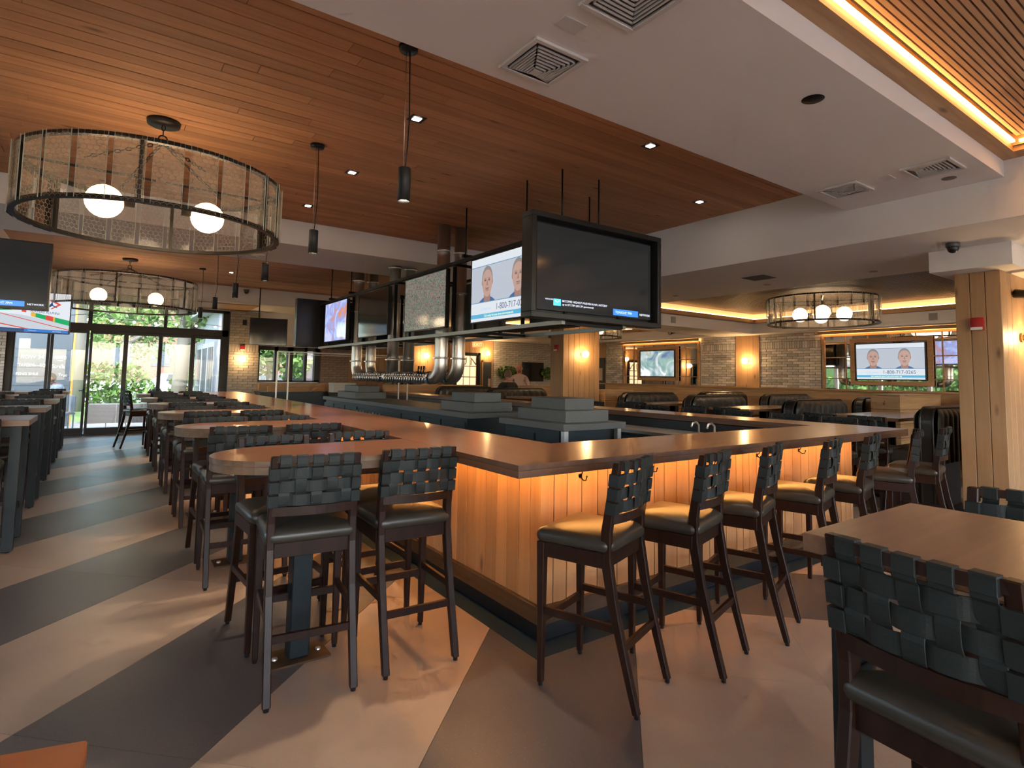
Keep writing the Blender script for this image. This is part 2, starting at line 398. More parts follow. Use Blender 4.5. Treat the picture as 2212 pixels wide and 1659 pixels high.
# coves: oak lip with a glowing strip on top
for i, (x0, x1, y0, y1, lab) in enumerate(((11.86, 12.0, -3.9, 7.65, 'along the dining wall side of the near slatted coffer'), (8.2, 11.86, 7.5, 7.65, 'across the far end of the near slatted coffer'),
                               (11.86, 12.0, 8.75, 12.6, 'along the wall side of the second slatted coffer'), (8.2, 11.86, 12.46, 12.6, 'across the far end of the second slatted coffer'))):
    struct('trim_%d' % (10+i), MB().box(x0, x1, y0, y1, 2.80, 2.88), W_TRIMY if x1-x0 < 1 else W_TRIMX)
    if x1-x0 < 1: strip('led_strip', x0+0.02, x0+0.05, y0, y1, 2.881, 2.90, LEDC, 'warm cove light strip '+lab)
    else: strip('led_strip', x0, x1, y0+0.02, y0+0.05, 2.881, 2.90, LEDC, 'warm cove light strip '+lab)
# slatted coffer over the camera's right
struct('ceiling_11', MB().box(-5.8, 5.96, 1.459, 1.48, 3.0, 3.05).box(-5.8, -0.6, -4.3, 1.459, 3.36, 3.8).box(-0.6, 5.96, -4.3, -2.2, 3.36, 3.8).box(5.8, 5.96, -2.2, 1.459, 3.36, 3.8) if False else
       MB().box(-5.8, -0.6, -4.3, 1.459, 3.36, 3.8).box(-0.6, 5.96, -4.3, -2.2, 3.36, 3.8), WHITE)
struct('trim_2', MB().box(-0.6, 5.96, 1.35, 1.459, 3.358, 3.40), W_TRIMX)
struct('trim_3', MB().box(5.78, 5.96, -2.2, 1.35, 3.358, 3.40), W_TRIMY)
struct('trim_4', MB().box(-0.6, 5.78, 1.352, 1.372, 3.40, 3.55), W_TRIMX)
struct('trim_5', MB().box(5.76, 5.80, -2.2, 1.352, 3.40, 3.55), W_TRIMY)
strip('led_strip', -0.5, 5.72, 1.322, 1.345, 3.412, 3.43, LEDC, 'bright warm light strip along the oak edge of the ceiling slats overhead')
strip('led_strip', 5.725, 5.75, -2.0, 1.30, 3.412, 3.43, LEDC, 'short warm light strip across the end of the overhead ceiling slats')
cs = struct('ceiling_12', MB().box(-0.6, 5.78, -2.2, 1.352, 3.50, 3.55), SLATD)
for i in range(40): piece('slat', 6.3, 0.026, 0.03, W_LATH, cs, (2.57, 1.30-0.036*i, 3.475))
m = MB(); t = 1.30-0.036*40
while t > -2.2: m.box(-0.58, 5.72, t-0.013, t+0.013, 3.46, 3.49); t -= 0.036
m.build('slat_field', W_LATH, cs, fixn=False)['kind'] = 'stuff'

# ---------------------------------------------------------------- walls
OPN = []
m = MB()
m.box(-5.9, -1.78, 16.6, 16.8, 0, 3.8); m.box(-1.78, 2.47, 16.6, 16.8, 3.05, 3.8)
m.box(2.47, 3.19, 16.6, 16.8, 0, 3.8); m.box(3.19, 4.82, 16.6, 16.8, 0, 1.25); m.box(3.19, 4.82, 16.6, 16.8, 2.2, 3.8); m.box(4.82, 12.7, 16.6, 16.8, 0, 3.8)
wf = struct('wall_far', m, WHITE)
m = MB()
m.box(12.5, 12.7, -4.4, 16.8, 0, 3.8); wr = struct('wall_right', m, WHITE)
m = MB(); m.box(-5.9, -5.8, -4.4, 16.8, 0, 0.1); m.box(-5.9, -5.8, -4.4, 16.8, 3.0, 3.8)
m.box(-5.9, -5.8, -4.4, 4.3, 0.1, 3.0)
for y in [6.4+2.1*i for i in range(5)]: m.box(-5.9, -5.8, y-0.09, y+0.09, 0.1, 3.0)
struct('wall_left', m, WHITE)
m = MB(); m.box(-5.9, 12.7, -4.5, -4.3, 0, 0.8); m.box(-5.9, 12.7, -4.5, -4.3, 3.0, 3.8); m.box(10.6, 12.7, -4.5, -4.3, 0.1, 3.0)
for x in [-5.8+2.05*i for i in range(9)]: m.box(x-0.09, x+0.09, -4.5, -4.3, 0.1, 3.0)
struct('wall_rear', m, WHITE)

def bricks(parent, plane, fixed, a0, a1, z0, z1, bl, bh, mat, gap=0.007, depth=0.05, soldier=None, limit=300):
    """running-bond bricks as parts; plane 'x' = wall facing -x at x=fixed, 'y' = wall facing -y at y=fixed"""
    th = 0.03; n = 0; z = z0; row = 0; rest = MB()
    mb = MB()
    if plane == 'x': mb.box(fixed-0.012, fixed-0.001, a0, a1, z0, z1)
    else: mb.box(a0, a1, fixed-0.012, fixed-0.001, z0, z1)
    mb.build('mortar_bed', GROUT, parent)
    def put(a, b, zl, zh):
        nonlocal n
        c, zc, L, Hh = (a+b)/2, (zl+zh)/2, round(b-a-gap, 3), round(zh-zl-gap, 3)
        if L < 0.015 or Hh < 0.01: return
        dx = random.uniform(-0.002, 0.002)
        if n < limit:
            if plane == 'x': piece('brick', th, L, Hh, mat, parent, (fixed-th/2+dx-0.001, c, zc))
            else: piece('brick', L, th, Hh, mat, parent, (c, fixed-th/2+dx-0.001, zc))
        elif plane == 'x': rest.box(fixed-th, fixed, c-L/2, c+L/2, zc-Hh/2, zc+Hh/2)
        else: rest.box(c-L/2, c+L/2, fixed-th, fixed, zc-Hh/2, zc+Hh/2)
        n += 1
    while z < z1-0.01:
        if soldier and soldier[0] <= z < soldier[0]+bh:
            t = a0
            while t < a1-0.01: put(t, min(a1, t+bh), z, z+soldier[1]); t += bh
            z += soldier[1]
            continue
        t = a0-(0 if row % 2 == 0 else bl/2)
        while t < a1-0.01:
            s, e = max(a0, t), min(a1, t+bl)
            if e-s > 0.03: put(s, e, z, min(z1, z+bh))
            t += bl
        z += bh; row += 1
    if rest.v: rest.build('brick_field', mat, parent, fixn=False)['kind'] = 'stuff'

# far wall: folding glass doors with transoms
PANE = glassmat('window_glass')
d = tag(bpy.data.objects.new('window_1', None), kind='structure'); COL.objects.link(d)
xs = [(-1.68, -1.14), (-1.03, -0.45), (-0.33, 0.26), (0.35, 0.96), (1.04, 1.64), (1.74, 2.31)]
mb = MB(); mb.box(-1.80, -1.70, 16.55, 16.75, 0, 3.05); mb.box(2.33, 2.47, 16.55, 16.75, 0, 3.05); mb.box(-1.8, 2.47, 16.55, 16.75, 2.40, 2.56); mb.box(-1.8, 2.47, 16.55, 16.75, 3.0, 3.07); mb.box(-1.8, 2.47, 16.55, 16.75, 0, 0.03)
mb.box(-0.44, -0.36, 16.57, 16.72, 2.56, 3.0); mb.box(1.04, 1.11, 16.57, 16.72, 2.56, 3.0)
mb.build('window_frame', FRAME, d)
for i, (a, b) in enumerate(xs):
    lo, hi = (a-0.05, b+0.05)
    q = MB(); q.box(lo, a, 16.6, 16.68, 0.03, 2.40); q.box(b, hi, 16.6, 16.68, 0.03, 2.40); q.box(a, b, 16.6, 16.68, 0.03, 0.16); q.box(a, b, 16.6, 16.68, 2.33, 2.40)
    f = q.build('door_leaf', FRAME, d, bevel=0.004, bseg=1)
    MB().box(a, b, 16.635, 16.645, 0.16, 2.33).build('pane', PANE, f)
    if i in (1, 3): MB().tube([(b+0.01, 16.55, 0.96), (b+0.01, 16.55, 1.06)], 0.012).box(b-0.07, b+0.015, 16.54, 16.56, 1.0, 1.02).build('handle', BLACKM, f)
for a, b in ((-1.70, -0.44), (-0.36, 1.04), (1.11, 2.33)): MB().box(a, b, 16.64, 16.65, 2.56, 3.0).build('transom_pane', PANE, d)
d = tag(bpy.data.objects.new('window_2', None), kind='structure'); COL.objects.link(d)
q = MB(); q.box(3.19, 4.82, 16.55, 16.72, 2.10, 2.2); q.box(3.19, 4.82, 16.55, 16.72, 1.25, 1.29)
for a, b in ((3.19, 3.25), (3.62, 3.70), (3.95, 4.10), (4.40, 4.47), (4.68, 4.82)): q.box(a, b, 16.55, 16.72, 1.25, 2.2)
q.build('window_frame', FRAME, d)
for a, b in ((3.25, 3.62), (3.70, 3.95), (4.10, 4.40), (4.47, 4.68)): MB().box(a, b, 16.64, 16.65, 1.29, 2.10).build('pane', PANE, d)
# brick piers on the far wall
pier = struct('wall_pier_1', MB().box(2.47, 3.19, 16.40, 16.6, 0, 3.06), GROUT)
bricks(pier, 'y', 16.40, 2.47, 3.19, 0.9, 3.05, 0.24, 0.070, BRICKW if False else brickmat('grey_brick', (0.33, 0.29, 0.25), 0.14, 0.5), soldier=(2.02, 0.2))
pier = struct('wall_pier_2', MB().box(4.82, 5.60, 16.45, 16.6, 0, 3.06), GROUT)
bricks(pier, 'y', 16.45, 4.82, 5.60, 0.95, 2.5, 0.22, 0.066, brickmat('brown_brick', (0.28, 0.18, 0.125), 0.14, 0.5), soldier=(2.1, 0.2))
pier = struct('wall_pier_3', MB().box(-2.6, -1.80, 16.45, 16.6, 0, 3.06), GROUT)
bricks(pier, 'y', 16.45, -2.2, -1.80, 0.6, 2.6, 0.22, 0.066, BRICK)
# far wall behind the dining room: oak boards, doorway with lettered window, dark door, white brick
for i in range(26):
    x = 5.62+i*0.19
    if 8.95 < x+0.095 < 10.12 or x > 10.5: z0 = 2.28
    else: z0 = 0.0
    if x < 8.1: piece('cladding_board', 0.184, 0.03, 2.62-z0, W_COL, wf, (x+0.095, 16.58, (2.62+z0)/2))
wb = struct('wall_back', MB().box(8.2, 12.5, 15.2, 16.6, 0, 2.60), WHITE)
bricks(wb, 'y', 15.2, 9.76, 12.5, 0.9, 2.6, 0.24, 0.062, BRICKW, limit=290)
for i in range(9):
    x = 8.2+i*0.172
    if 8.33 < x+0.086 < 9.26: z0 = 2.2
    elif x > 9.26: z0 = 1.98
    else: z0 = 0.0
    piece('cladding_board', 0.166, 0.03, 2.60-z0, W_COL, wb, (x+0.086, 15.185, (2.60+z0)/2))
for i in range(7): piece('cladding_board', 0.03, 0.19, 2.6, W_COL, wb, (8.185, 15.3+i*0.2, 1.3))
d = tag(bpy.data.objects.new('door_1', None), kind='structure'); COL.objects.link(d)
q = MB(); q.box(8.34, 8.42, 15.12, 15.2, 0, 2.2); q.box(9.17, 9.25, 15.12, 15.2, 0, 2.2); q.box(8.34, 9.25, 15.12, 15.2, 2.13, 2.2)
q.build('door_frame', BLACKM, d)
GLOWP = emis('lit_pane', (1.0, 0.74, 0.45), 0.42)
for r in range(5):
    for c in range(3):
        MB().box(8.47+c*0.225, 8.67+c*0.225, 15.165, 15.17, 0.50+r*0.325, 0.80+r*0.325).build('pane', GLOWP, d)
MB().box(8.42, 9.17, 15.175, 15.195, 0, 2.13).build('glazing_grid', plain('grid_brown', (0.2, 0.15, 0.1), 0.6), d)
text('lettering', 'U N', 0.34, plain('letter_grey', (0.22, 0.22, 0.21), 0.6), d, (8.56, 15.155, 1.82), (PI/2, 0, 0))
d = MB().box(9.36, 9.66, 15.13, 15.2, 0, 1.93).build('door_2', plain('door_slate', (0.03, 0.04, 0.045), 0.5)); d['kind'] = 'structure'
MB().box(9.54, 9.63, 15.115, 15.13, 1.0, 1.42).build('kick_panel', plain('beige_plate', (0.42, 0.36, 0.29), 0.5), d)
q = MB(); q.box(9.32, 9.36, 15.13, 15.2, 0, 1.98); q.box(9.66, 9.70, 15.13, 15.2, 0, 1.98); q.box(9.32, 9.70, 15.13, 15.2, 1.93, 1.98)
q.build('door_casing', W_COL, d)

# right wall: horizontal oak wainscot, ledge, brick panels, pilaster, mirrors
for i in range(7): piece('wainscot_board', 0.03, 20.8, 0.182, W_TRIMY, wr, (12.485, 6.2, 0.095+i*0.187))
piece('wall_ledge', 0.12, 20.8, 0.035, W_TRIMY, wr, (12.44, 6.2, 1.325))
for a0, a1, bl in ((8.41, 9.42, 0.255), (6.31, 7.75, 0.255), (12.24, 12.95, 0.235)): bricks(wr, 'x', 12.5, a0, a1, 1.345, 2.57, bl, 0.059, BRICK, soldier=(2.18, 0.16))
for i in range(4): piece('pilaster_board', 0.06, 0.155, 1.23, W_COL, wr, (12.47, 7.83+i*0.158, 1.955))
for i in range(12): piece('cladding_board', 0.03, 0.18, 1.23, W_COL, wr, (12.485, 13.05+i*0.184, 1.955))
d3 = MB().box(12.43, 12.5, 12.99, 13.34, 0, 2.12).build('door_3', MATS['door_slate']); d3['kind'] = 'structure'
MB().box(12.415, 12.43, 13.06, 13.28, 1.42, 1.80).build('notice_panel', MATS['beige_plate'], d3)
MIRROR = plain('mirror_glass', (0.86, 0.86, 0.84), 0.02, 1.0)
def mirror(y0, y1, z0, z1, label, cols, rows, tv=None):
    t = thing('wall_mirror', label, 'mirror', (12.5, (y0+y1)/2, z0))
    L, Hh = y1-y0, z1-z0
    MB().box(-0.03, -0.012, -L/2, L/2, 0, Hh).build('mirror_sheet', MIRROR, t)
    q = MB(); q.box(-0.06, -0.005, -L/2-0.05, -L/2, -0.02, Hh+0.05); q.box(-0.06, -0.005, L/2, L/2+0.05, -0.02, Hh+0.05); q.box(-0.06, -0.005, -L/2, L/2, Hh, Hh+0.05)
    q.build('frame', W_TRIMY, t)
    for i in range(1, cols): MB().box(-0.045, -0.03, -L/2+L*i/cols-0.009, -L/2+L*i/cols+0.009, 0, Hh).build('muntin', W_COL, t)
    for z in rows: MB().box(-0.045, -0.03, -L/2, L/2, z-0.009, z+0.009).build('muntin', W_TRIMY, t)
    return t
mirror(9.52, 12.15, 1.345, 2.45, 'gridded wall mirror behind the smaller football screen', 7, (0.22, 0.68, 0.98))
mirror(3.2, 6.22, 1.345, 2.45, 'wide gridded wall mirror around the screen with two portraits', 7, (0.22, 0.66, 0.98))
strip('led_strip', 12.40, 12.43, 3.1, 6.28, 2.52, 2.54, LEDC, 'warm light strip above the wide mirror on the dining wall')
strip('led_strip', 12.40, 12.43, 9.46, 12.2, 2.52, 2.54, LEDC, 'warm light strip above the mirror with the football screen')
struct('trim_20', MB().box(12.33, 12.36, 3.0, 6.3, 2.50, 2.565), W_TRIMY); struct('trim_21', MB().box(12.33, 12.36, 9.4, 12.25, 2.50, 2.565), W_TRIMY)

# oak-clad columns
def column(name, x0, x1, y0, y1, z1, nx, ny, zb=0.09):
    o = struct(name, MB().box(x0+0.03, x1-0.03, y0+0.03, y1-0.03, 0, z1), DARKV)
    wx, wy = (x1-x0)/nx, (y1-y0)/ny
    for i in range(nx):
        for yy in (y0+0.012, y1-0.012): piece('cladding_board', wx-0.006, 0.024, z1-zb, W_COL, o, (x0+wx*(i+0.5), yy, (z1+zb)/2), bevel=0.002)
    for i in range(ny):
        for xx in (x0+0.012, x1-0.012): piece('cladding_board', 0.024, wy-0.006, z1-zb, W_COL, o, (xx, y0+wy*(i+0.5), (z1+zb)/2), bevel=0.002)
    MB().box(x0-0.004, x1+0.004, y0-0.004, y1+0.004, 0, zb).build('base_plinth', BLACKP, o)
    return o
column('column_1', 7.24, 8.2, 1.84, 2.23, 2.65, 6, 3, 0.2)
struct('trim_30', MB().box(6.95, 8.5, 1.67, 2.36, 2.65, 2.875), WHITE)
column('column_2', 7.47, 8.47, 9.0, 9.42, 2.87, 7, 3)
column('column_3', 6.65, 7.36, 14.3, 14.62, 2.87, 4, 2)
# ---------------------------------------------------------------- bar
W_TOPY = wood('counter_walnut_y', (0.235, 0.088, 0.038), (0.19, 0.067, 0.028), 1, 0.3, 0.9, 0.0, knots=False, coat=0.25)
W_TOPX = wood('counter_walnut_x', (0.235, 0.088, 0.038), (0.19, 0.067, 0.028), 0, 0.3, 0.9, 0.0, knots=False, coat=0.25)
W_EDGE = wood('counter_edge', (0.13, 0.06, 0.03), (0.085, 0.037, 0.018), 1, 0.4, 1.0, 0.1, knots=False)
W_BASE = wood('bar_base_board', (0.075, 0.045, 0.022), (0.05, 0.03, 0.015), 1, 0.25, 1.0, 0.05, knots=False)
BX0, BX1, BY0, BY1 = 1.60, 6.0, 2.25, 13.9
IX0, IX1, IY0 = 2.31, 5.50, 2.90
t = thing('bar_counter', 'long brown wooden counter top wrapping the bar in a U', 'counter', (BX0, BY0, 0))
def loc_poly(ps): return [(x-BX0, y-BY0) for x, y in ps]
for nm, ps, mt in (('counter_side', [(BX0, BY0), (IX0, IY0), (IX0, BY1), (BX0, BY1)], W_TOPY), ('counter_front', [(BX0, BY0), (BX1, BY0), (IX1, IY0), (IX0, IY0)], W_TOPX),
                   ('counter_side', [(BX1, BY0), (BX1, BY1), (IX1, BY1), (IX1, IY0)], W_TOPY)):
    MB().prism(loc_poly(ps), 1.043, 1.07, 0, 1).build(nm, [W_EDGE, mt], t)
for nm, ps in (('edge_board', [(BX0, BY0), (IX0, IY0), (IX0, BY1), (BX0, BY1)]), ('edge_board', [(BX0, BY0), (BX1, BY0), (IX1, IY0), (IX0, IY0)]), ('edge_board', [(BX1, BY0), (BX1, BY1), (IX1, BY1), (IX1, IY0)])):
    q = MB().prism(loc_poly(ps), 1.008, 1.042)
    q.xform(Matrix.Translation((0, 0, 0)))
    q.build(nm, W_EDGE, t)
FX, FY, FX1 = 2.04, 2.64, 5.77
bar = thing('bar_cabinet', 'pale oak clad bar front lit from below the counter', 'bar', (FX, FY, 0))
MB().box(0.03, FX1-FX-0.03, 0.03, 0.28, 0, 1.0).box(0.03, 0.28, 0.28, BY1-FY, 0, 1.0).box(FX1-FX-0.28, FX1-FX-0.03, 0.28, BY1-FY, 0, 1.0).build('carcass', BLACKP, bar)
MB().box(0.015, FX1-FX-0.01, 0.015, 0.05, 0, 0.1).box(0.015, 0.05, 0.05, BY1-FY, 0, 0.1).build('toe_kick', BLACKP, bar)
piece('base_board', FX1-FX, 0.03, 0.10, wood('bar_base_board_x', (0.075, 0.045, 0.022), (0.05, 0.03, 0.015), 0, 0.25, 1.0, 0.05, knots=False), bar, ((FX1-FX)/2, -0.002, 0.15), bevel=0.004)
piece('base_board', 0.03, BY1-FY, 0.10, W_BASE, bar, (-0.002, (BY1-FY)/2, 0.15), bevel=0.004)
x = 0.0; random.seed(3)
while x < FX1-FX-0.02:
    wd = min(random.choice((0.085, 0.10, 0.115, 0.13)), FX1-FX-x); piece('plank', wd-0.006, 0.022, 0.81, W_FACEX, bar, (x+wd/2, 0.018, 0.605), bevel=0.0015); x += wd
y = 0.012
while y < BY1-FY-0.02:
    wd = min(random.choice((0.085, 0.10, 0.115, 0.13)), BY1-FY-y); piece('plank', 0.022, wd-0.006, 0.81, W_FACEX, bar, (0.018, y+wd/2, 0.605), bevel=0.0015); y += wd
HK = None
def hook(loc, rz):
    global HK
    if HK is None:
        q = MB(); q.lathe([(0.0005, 0), (0.014, 0.0), (0.014, 0.004), (0.0005, 0.006)], (0, 0, 0), 12, axis='y')
        q.tube([(0, -0.004, -0.005), (0, -0.03, -0.022), (0, -0.052, -0.018), (0, -0.06, 0.004)], 0.0038, 6); q.sphere((0, -0.06, 0.005), 0.006, 8, 6)
        q.tube([(0, -0.004, 0.008), (0, -0.018, 0.016), (0, -0.022, 0.03)], 0.0035, 6); q.sphere((0, -0.022, 0.031), 0.005, 8, 6)
        HK = q.mesh('coat_hook', BLACKM)
    return link('coat_hook', HK, bar, loc, (0, 0, rz))
for i in range(6): hook((0.30+i*0.62, 0.007, 0.90), 0)
for i in range(8): hook((0.007, 0.55+i*0.92, 0.93), -PI/2)
led = tag(MB().box(2.0, 5.75, 2.50, 2.53, 0.998, 1.006).build('led_strip', LED), 'amber light strip under the counter along the lit front of the bar', 'led strip')
tag(MB().box(1.90, 1.93, 2.55, 13.7, 0.998, 1.006).build('led_strip', LED), 'amber light strip under the counter along the side with the rounded tables', 'led strip')

# rounded peninsula tables off the side counter
NTH = ['first', 'second', 'third', 'fourth', 'fifth', 'sixth', 'seventh', 'eighth', 'ninth']
TEDGE = wood('table_edge', (0.17, 0.10, 0.055), (0.10, 0.055, 0.03), 0, 0.4, 1.0, 0.1, knots=False)
TY = [3.245+1.86*k for k in range(6)]; TW = 0.33
for k, y in enumerate(TY):
    t = thing('rounded_table', '%s rounded high table jutting from the bar counter%s' % (NTH[k], ', closest to the camera' if k == 0 else ' counting from the front corner'), 'table', (0.43+TW, y, 0), 0, 'rounded tables joined to the bar')
    e = 0.36                                           # elliptical end
    pts = [(BX0-0.002-0.43-TW, -TW), (BX0-0.002-0.43-TW, TW), (0.05, TW)]
    pts += [(0.05-(TW+0.05)*math.sin(PI*i/20), TW*math.cos(PI*i/20)) for i in range(1, 20)] + [(0.05, -TW)]
    MB().prism(pts, 1.043, 1.07, 0, 1).build('table_top', [TEDGE, W_TOPX], t)
    q = [(x*0.996, y_*0.996) for x, y_ in pts]
    MB().prism(q, 1.005, 1.042).build('edge_band', wood('table_edge', (0.17, 0.10, 0.055), (0.10, 0.055, 0.03), 0, 0.4, 1.0, 0.1, knots=False), t)
    MB().box(0.08, 0.18, -0.05, 0.05, 0.012, 0.99).build('post', plain('blue_black_steel', (0.014, 0.022, 0.026), 0.4, 0.4), t, bevel=0.004, bseg=1)
    MB().box(-0.02, 0.28, -0.10, 0.10, 0, 0.010).build('foot_plate', plain('bronze_plate', (0.10, 0.06, 0.03), 0.4, 0.5), t)
    for sx in (0.02, 0.24): MB().lathe([(0.0005, 0.022), (0.014, 0.02), (0.016, 0.010)], (sx, 0, 0), 10).build('bolt', STEEL, t)
    MB().box(0.0, 0.26, -0.12, 0.12, 0.985, 1.004).build('mounting_plate', BLACKM, t)

# ---------------------------------------------------------------- bar stools
LEATH = plain('strap_leather', (0.0135, 0.0178, 0.0182), 0.52, spec=0.32, bump=0.12, bscale=120)
CUSH = plain('seat_leather', (0.034, 0.030, 0.023), 0.33, bump=0.05, bscale=160)
ESP = wood('espresso_wood', (0.028, 0.0105, 0.006), (0.014, 0.006, 0.0038), 2, 0.36, 1.2, 0.12, knots=False)
ESP.node_tree.nodes['Principled BSDF'].inputs['Specular IOR Level'].default_value = 0.25
BRASS = plain('nail_brass', (0.45, 0.33, 0.18), 0.3, 1.0)
ZT = 1.10
def yb(z): return -0.125-0.05*(z-0.70)/0.40            # rear post line
def bow(x, z): return yb(z)-0.035*(1-(x/0.195)**2)      # bowed woven panel
def stool_meshes():
    P = {}
    q = MB(); rc = 0.045; out = []                       # cushion: rounded-rectangle loops, bulging side, domed top
    for cx_, cy_, a0 in ((0.222-rc, 0.262-rc, 0), (-0.222+rc, 0.262-rc, 90), (-0.215+rc, -0.15+rc, 180), (0.215-rc, -0.15+rc, 270)):
        for k in range(6): t_ = math.radians(a0+90*k/5); out.append((cx_, cy_, math.cos(t_), math.sin(t_)))
    loops = ((0.010, 0.685), (0.002, 0.694), (-0.002, 0.708), (-0.001, 0.722), (0.006, 0.736), (0.018, 0.746), (0.040, 0.754), (0.080, 0.762), (0.130, 0.768), (0.180, 0.771)); K = len(out); vs = []
    for d, z in loops:
        for cx_, cy_, c_, s_ in out:
            f_ = 1-max(0, d-0.04)/0.19; g = min(d, 0.04)
            vs.append(((cx_+c_*(rc-g))*f_, 0.056+(cy_+s_*(rc-g)-0.056)*f_, z))
    vs.append((0, 0.056, 0.772)); n_ = len(loops)
    q.add(vs, [(i*K+k, i*K+(k+1) % K, (i+1)*K+(k+1) % K, (i+1)*K+k) for i in range(n_-1) for k in range(K)]+[((n_-1)*K+k, (n_-1)*K+(k+1) % K, n_*K) for k in range(K)]+[tuple(range(K))], 0, True)
    P['seat'] = q.mesh('seat', CUSH)
    P['seat_frame'] = MB().box(-0.2, 0.2, 0.215, 0.24, 0.615, 0.684).box(-0.2, 0.2, -0.13, -0.105, 0.615, 0.684).box(-0.212, -0.187, -0.12, 0.225, 0.615, 0.684).box(0.187, 0.212, -0.12, 0.225, 0.615, 0.684).mesh('seat_frame', ESP, bevel=0.002, bseg=1)
    P['leg_f'] = MB().bar((0, 0, 0.015), (0, 0, 0.684), 0.027, 0.027, 0, (0, 1, 0), 0.042, 0.042).mesh('leg', ESP, bevel=0.003, bseg=1)
    q = MB(); pts = [(-0.27, 0.015, 0.030), (-0.215, 0.22, 0.036), (-0.155, 0.46, 0.044), (-0.120, 0.66, 0.052), (-0.122, 0.78, 0.048), (-0.145, 0.93, 0.042), (yb(ZT), ZT, 0.034)]
    rings = []
    for (y, z, d) in pts: rings += [(-0.018, y-d/2, z), (0.018, y-d/2, z), (0.018, y+d/2, z), (-0.018, y+d/2, z)]
    f = [(0, 1, 2, 3)]+[(4*i+a, 4*i+(a+1) % 4, 4*i+4+(a+1) % 4, 4*i+4+a) for i in range(len(pts)-1) for a in range(4)]+[tuple(4*(len(pts)-1)+a for a in (3, 2, 1, 0))]
    P['leg_r'] = q.add(rings, f).mesh('leg', ESP, bevel=0.004, bseg=1)
    P['foot'] = MB().lathe([(0.0005, 0), (0.012, 0), (0.012, 0.016)], (0, 0, 0), 8).mesh('glide', BLACKP)
    P['st_s'] = MB().bar((0, -0.185, 0.355), (0, 0.225, 0.355), 0.020, 0.036).mesh('stretcher', ESP, bevel=0.002, bseg=1)
    P['st_f'] = MB().bar((-0.2, 0, 0.31), (0.2, 0, 0.31), 0.020, 0.040).mesh('stretcher', ESP, bevel=0.002, bseg=1)
    P['st_b'] = MB().bar((-0.195, 0, 0.275), (0.195, 0, 0.275), 0.020, 0.036).mesh('stretcher', ESP, bevel=0.002, bseg=1)
    def rail(z, h, d):
        q = MB(); N = 8; vs = []
        for i in range(N+1):
            x = -0.19+0.38*i/N; y = bow(x, z)
            vs += [(x, y-d/2, z-h/2), (x, y+d/2, z-h/2), (x, y+d/2, z+h/2), (x, y-d/2, z+h/2)]
        q.add(vs, [(0, 1, 2, 3)]+[(4*i+a, 4*i+(a+1) % 4, 4*i+4+(a+1) % 4, 4*i+4+a) for i in range(N) for a in range(4)]+[(4*N+3, 4*N+2, 4*N+1, 4*N)])
        return q
    P['rail_l'] = rail(0.838, 0.042, 0.022).mesh('lower_rail', ESP)
    P['rail_t'] = rail(1.084, 0.030, 0.022).mesh('top_rail', ESP)
    HZ, XV = (0.890, 0.954, 1.018), (-0.144, -0.072, 0.0, 0.072, 0.144)
    hw, vw, th, am = 0.0265, 0.0255, 0.0035, 0.0042
    def wv(t): return am*math.tanh(2.2*math.cos(PI*t))/0.976
    P['h'] = []
    for j, z in enumerate(HZ):
        q = MB(); N = 40; vs = []
        for i in range(N+1):
            x = -0.206+0.412*i/N; s = wv((x+0.144)/0.072)*(1 if j % 2 == 0 else -1) if abs(x) < 0.17 else 0
            y = bow(max(-0.195, min(0.195, x)), z)+s
            vs += [(x, y-th/2, z-hw), (x, y+th/2, z-hw), (x, y+th/2, z+hw), (x, y-th/2, z+hw)]
        q.add(vs, [(4*i+a, 4*i+(a+1) % 4, 4*i+4+(a+1) % 4, 4*i+4+a) for i in range(N) for a in range(4)]+[(0, 1, 2, 3), (4*N+3, 4*N+2, 4*N+1, 4*N)], 0, False)
        for sx in (-1, 1):                                # wrap round the post
            q.bar((sx*0.189, yb(z-hw), z-hw-0.001), (sx*0.189, yb(z+hw), z+hw+0.001), 0.045, 0.052, 0, (0, 1, 0))
        P['h'].append(q.mesh('strap', LEATH, bevel=0.0012, bseg=1, bang=60))
    P['v'] = []
    for i, x in enumerate(XV):
        q = MB(); N = 24; vs = []
        for k in range(N+1):
            z = 0.8605+0.2395*k/N; s = wv((z-HZ[0])/0.064)*(-1 if i % 2 == 0 else 1) if HZ[0]-0.03 < z < HZ[2]+0.03 else (-0.0135 if z >= HZ[2]+0.03 else 0)
            y = bow(x, z)+s
            vs += [(x-vw, y-th/2, z), (x+vw, y-th/2, z), (x+vw, y+th/2, z), (x-vw, y+th/2, z)]
        q.add(vs, [(4*k+a, 4*k+(a+1) % 4, 4*k+4+(a+1) % 4, 4*k+4+a) for k in range(N) for a in range(4)]+[(0, 1, 2, 3), (4*N+3, 4*N+2, 4*N+1, 4*N)])
        yy = bow(x, 1.09); q.box(x-vw, x+vw, yy-0.0155, yy+0.0155, 1.062, 1.104)
        P['v'].append(q.mesh('strap', LEATH, bevel=0.0012, bseg=1, bang=60))
    q = MB()
    for sx in (-1, 1):
        for k in range(15):
            z = 0.872+0.0125*k; q.sphere((sx*0.170, yb(z)+0.004, z), 0.0034, 6, 4)
    P['nail'] = q.mesh('nailhead_trim', BRASS)
    return P
SP = stool_meshes()
